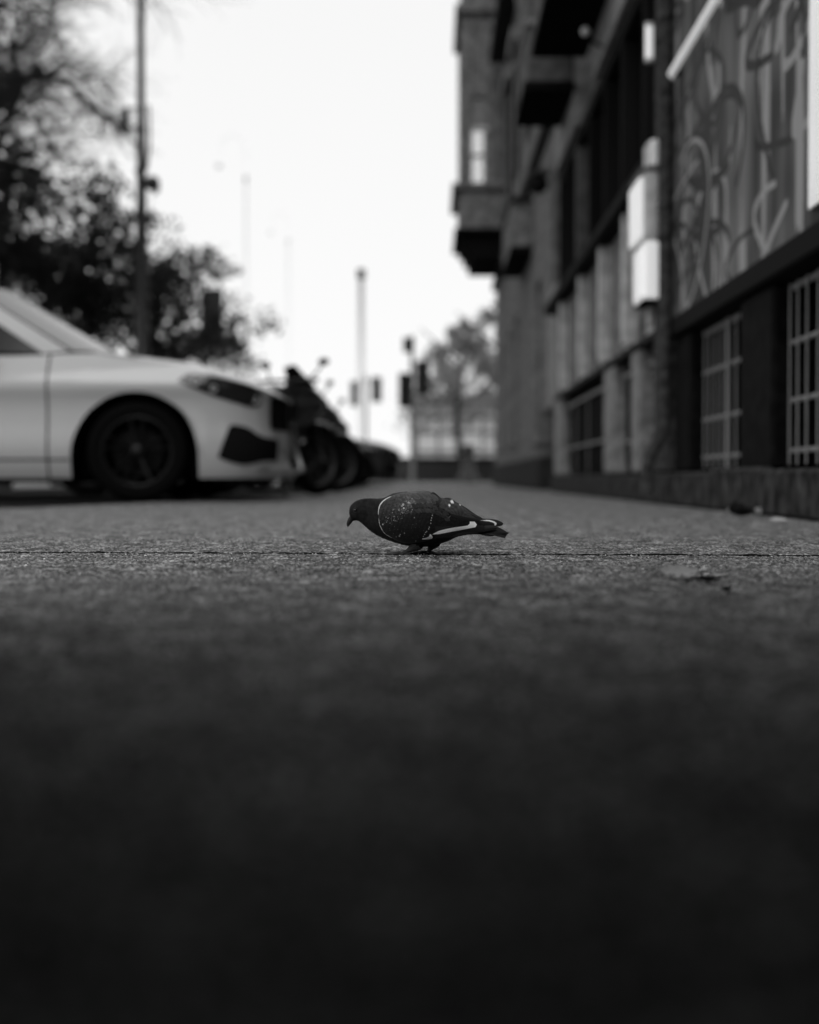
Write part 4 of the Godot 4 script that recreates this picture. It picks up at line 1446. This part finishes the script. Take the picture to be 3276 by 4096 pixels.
		# loose scapulars and tertials over the rump give the ragged back line
		for q in [
			[[[1712, 1988], [1728, 1970], [1741, 1973], [1758, 1987], [1785, 2014], [1812, 2046]], [[1712, 1990], [1728, 2022], [1741, 2042], [1758, 2058], [1785, 2067], [1812, 2047]], -0.0012, [], 0.024],
			[[[1760, 2010], [1772, 1995], [1785, 1991], [1800, 1993], [1820, 2006], [1845, 2020], [1872, 2036], [1900, 2056], [1925, 2069]], [[1760, 2012], [1772, 2030], [1785, 2042], [1800, 2050], [1820, 2056], [1845, 2062], [1872, 2068], [1900, 2072], [1925, 2070]], 0.0022, [[[1799, 2003], [1807, 2000], [1816, 2007], [1812, 2012], [1803, 2010]], [[1790, 2017], [1797, 2014], [1801, 2019], [1796, 2024]], [[1834, 2015], [1842, 2017], [1841, 2021], [1835, 2020]]], 0.06],
			[[[1800, 2030], [1830, 2040], [1860, 2054], [1890, 2064], [1920, 2071], [1945, 2077]], [[1800, 2060], [1830, 2072], [1860, 2080], [1890, 2084], [1920, 2082], [1945, 2078]], 0.001, [], 0.022]]:
			var tp := []
			var lw := []
			for e in q[0]:
				tp.append([float(e[0]), float(e[1])])
			for e in q[1]:
				lw.append([float(e[0]), float(e[1])])
			var lift: float = q[2]
			part(wing, "tertial_feather", feather(tp, lw, tp[0][0], tp[tp.size() - 1][0], func(x: float, y: float) -> float: return (maxf(flank(x, maxf(y, lut(TOPS, x) + 2.0)), 0.004) + 0.0042 + lift) * s, q[3], q[4]), vane)
	# tail: twelve narrow feathers in a shallow roof
	var tail := Node3D.new()
	tail.name = "tail"
	b.add_child(tail)
	for k in 9:
		var q := (k - 4) / 4.0
		var spread := q * 0.012
		var rowsT := []
		var colT := []
		for i in 17:
			var t := i / 16.0
			var x := lerpf(1895, 2034 - 16 * absf(q), t)
			var y := lerpf(2106, 2129, t) + absf(q) * lerpf(8, 15, t) - 8 * (1 - t) * (1 - absf(q))
			var wdt := 0.0052 * sqrt(maxf(1.0 - pow(maxf(t - 0.72, 0.0) / 0.28, 2.5), 0.0)) * (0.7 + 0.45 * t) + 0.0002
			var row := PackedVector3Array()
			var col := PackedColorArray()
			for j in 7:
				var e := j / 3.0 - 1.0
				row.append(pg(x, y + absf(e) * 2.5 + e * signf(q) * 5.0 * absf(q), spread * (0.9 + 0.6 * t) + e * wdt * (1.0 - 0.45 * absf(q))))
				var v := 0.013 + 0.012 * (1.0 if absf(e) > 0.8 else 0.0) + 0.004 * sin(i * 1.7 + j)
				col.append(Color(v, v, v))
			rowsT.append(row)
			colT.append(col)
		part(tail, "tail_feather", sheet(rowsT, [], colT), vane)
	for q in [[0.011, 1.0, 0.012], [0.006, 0.85, 0.02], [-0.006, 0.85, 0.02], [-0.011, 1.0, 0.012]]:
		var k: float = q[1]
		var zz: float = q[0]
		var tp := [[1890.0, 2100.0], [1940.0, 2102.0], [1985.0, 2106.0], [2008.0, 2116.0], [2022.0, 2125.0], [2033.0, 2131.0]]
		var lw := [[1890.0, 2126.0], [1910.0, 2133.0], [1941.0, 2110.0 + 32.0 * k], [1969.0, 2111.0 + 32.0 * k], [1990.0, 2112.0 + 25.0 * k], [2015.0, 2134.5], [2033.0, 2132.0]]
		part(tail, "tail_feather", feather(tp, lw, 1890.0, 2033.0, func(x: float, y: float) -> float: return zz * (1.0 + 0.3 * (x - 1890.0) / 140.0) - signf(zz) * (2120.0 - y) * 0.00015, [], q[2]), vane)
	# legs: near one reaching forward, far one under the body
	leg(b, [pg(1668, 2176, 0.018), pg(1650, 2190, 0.02), pg(1630, 2201, 0.022), pg(1610, 2212.5, 0.024)], 0.0)
	leg(b, [pg(1735, 2172, -0.016), pg(1724, 2189, -0.017), pg(1716, 2202, -0.018), pg(1710, 2212.5, -0.019)], 0.15)

func leg(b: Node3D, p: Array, turn: float) -> void:
	var l := part(b, "leg", tube(p, [0.0125, 0.0075, 0.0036, 0.0032], 10), M.leg)
	part(l, "thigh_feathers", tube([p[0] + Vector3(0.004, 0.008, 0), p[0], p[1].lerp(p[0], 0.35), p[1]], [0.014, 0.0125, 0.008, 0.0035], 12), M.thigh)
	var foot: Vector3 = p[3]
	for k in 4:
		var a: float = turn + [PI, PI - 0.5, PI + 0.5, 0.1][k]
		var len: float = [0.027, 0.022, 0.021, 0.013][k]
		var d := Vector3(cos(a), 0, -sin(a))
		var g := Vector3(foot.x, 0.0, foot.z)
		part(l, "toe", tube([foot, g + d * len * 0.35 + Vector3(0, 0.0042, 0), g + d * len * 0.75 + Vector3(0, 0.0028, 0), g + d * len + Vector3(0, 0.0022, 0), g + d * (len + 0.005) + Vector3(0, 0.0006, 0)], [0.0032, 0.003, 0.0027, 0.002, 0.0005], 8), M.leg)

# ---------------------------------------------------------------- leaves and grit
func dry_leaf(called: String, label: String, at: Vector3, size: float, turn: float, v: float, curl: float, tilt := 0.0) -> void:
	var rows := []
	for i in 15:
		var t := i / 14.0
		var w := size * 0.32 * pow(sin(PI * pow(t, 0.8)), 0.8) * (1.0 + 0.18 * sin(t * 23.0))
		var row := PackedVector3Array()
		for j in 9:
			var e := j / 4.0 - 1.0
			row.append(Vector3((t - 0.5) * size, 0.003 + curl * (e * e * 0.22 * w / 0.3 + pow(2 * t - 1, 2) * 0.1 * size) + 0.0015 * sin(i * 2.0 + j * 1.7), e * w))
		rows.append(row)
	var th := thing(called, label, "leaf", at + Vector3(0, sin(tilt) * size * 0.3, 0))
	th.rotation = Vector3(tilt, turn, 0)
	part(th, "blade", sheet(rows), mat(v, 0.8, 0.3))
	part(th, "stalk", tube([Vector3(-0.5 * size, 0.004 + curl * 0.1 * size, 0), Vector3(-0.7 * size, 0.003, 0.01), Vector3(-0.85 * size, 0.002, 0.02)], [0.0014, 0.0012, 0.001], 6), mat(v * 0.6, 0.8, 0.3))

func litter() -> void:
	var at := func(x: float, y: float) -> Vector3:
		var d := 0.142 * 5690.0 / (y - 1915.0)
		return Vector3((x - 1731.0) / 5690.0 * d, 0.001, -d)
	dry_leaf("dry_leaf", "pale flat dry leaf lying on the pavement", at.call(2715, 2318), 0.06, 0.15, 0.4, 0.3, 0.35)
	dry_leaf("dry_leaf", "dark curled leaf touching the pale leaf", at.call(2830, 2332), 0.036, -0.2, 0.012, 0.6)
	dry_leaf("dry_leaf", "small dark crumpled leaf near the pale leaf", at.call(2905, 2372), 0.022, 0.8, 0.01, 1.0)
	dry_leaf("dry_leaf", "large dark curled leaf at the foot of the wall", at.call(2960, 2078), 0.1, 0.25, 0.012, 1.6, 0.35)
	dry_leaf("dry_leaf", "pale leaf leaning on the dark curled leaf by the wall", at.call(2940, 2066), 0.07, 0.1, 0.5, 0.9, 0.5)
	dry_leaf("dry_leaf", "pale flat scrap of leaf on the ground by the wall", at.call(3110, 2094), 0.06, -0.3, 0.4, 0.4, 0.3)
	dry_leaf("dry_leaf", "light leaf standing against the plinth", at.call(3030, 2062), 0.05, 0.4, 0.4, 1.0, 0.7)
	# loose grit
	var st := begin()
	for i in 5:
		var a := i * TAU / 5
		var c := (i + 1) * TAU / 5
		tri(st, Vector3(0, 0.5, 0), Vector3(cos(c), 0, sin(c)), Vector3(cos(a), 0, sin(a)))
		tri(st, Vector3(0, -0.3, 0), Vector3(cos(a), 0, sin(a)), Vector3(cos(c), 0, sin(c)))
	var mm := MultiMesh.new()
	mm.transform_format = MultiMesh.TRANSFORM_3D
	mm.use_colors = true
	mm.mesh = done(st)
	mm.instance_count = 42000
	var r := RandomNumberGenerator.new()
	r.seed = 91
	for i in mm.instance_count:
		var d := 0.38 + 4.6 * pow(r.randf(), 1.5)
		var x := r.randf_range(-0.35, 0.35) * d * 1.1
		x = minf(x, 1.2)
		var s := r.randf_range(0.0007, 0.0017) * (1.8 if r.randf() < 0.08 else 1.0)
		var bs := Basis.from_euler(Vector3(r.randf(), r.randf() * TAU, r.randf())).scaled(Vector3(s, s * 0.8, s * r.randf_range(0.6, 1.2)))
		mm.set_instance_transform(i, Transform3D(bs, Vector3(x, 0.001, -d)))
		var v := pow(r.randf(), 2.0) * 0.85 + 0.012
		mm.set_instance_color(i, Color(v, v, v))
	var gm := mat(1.0, 0.5, 0.45)
	gm.vertex_color_use_as_albedo = true
	var o := MultiMeshInstance3D.new()
	o.name = "grit"
	o.multimesh = mm
	o.material_override = gm
	o.set_meta("kind", "stuff")
	o.set_meta("label", "fine loose grit scattered over the pavement")
	o.set_meta("category", "grit")
	add_child(o)
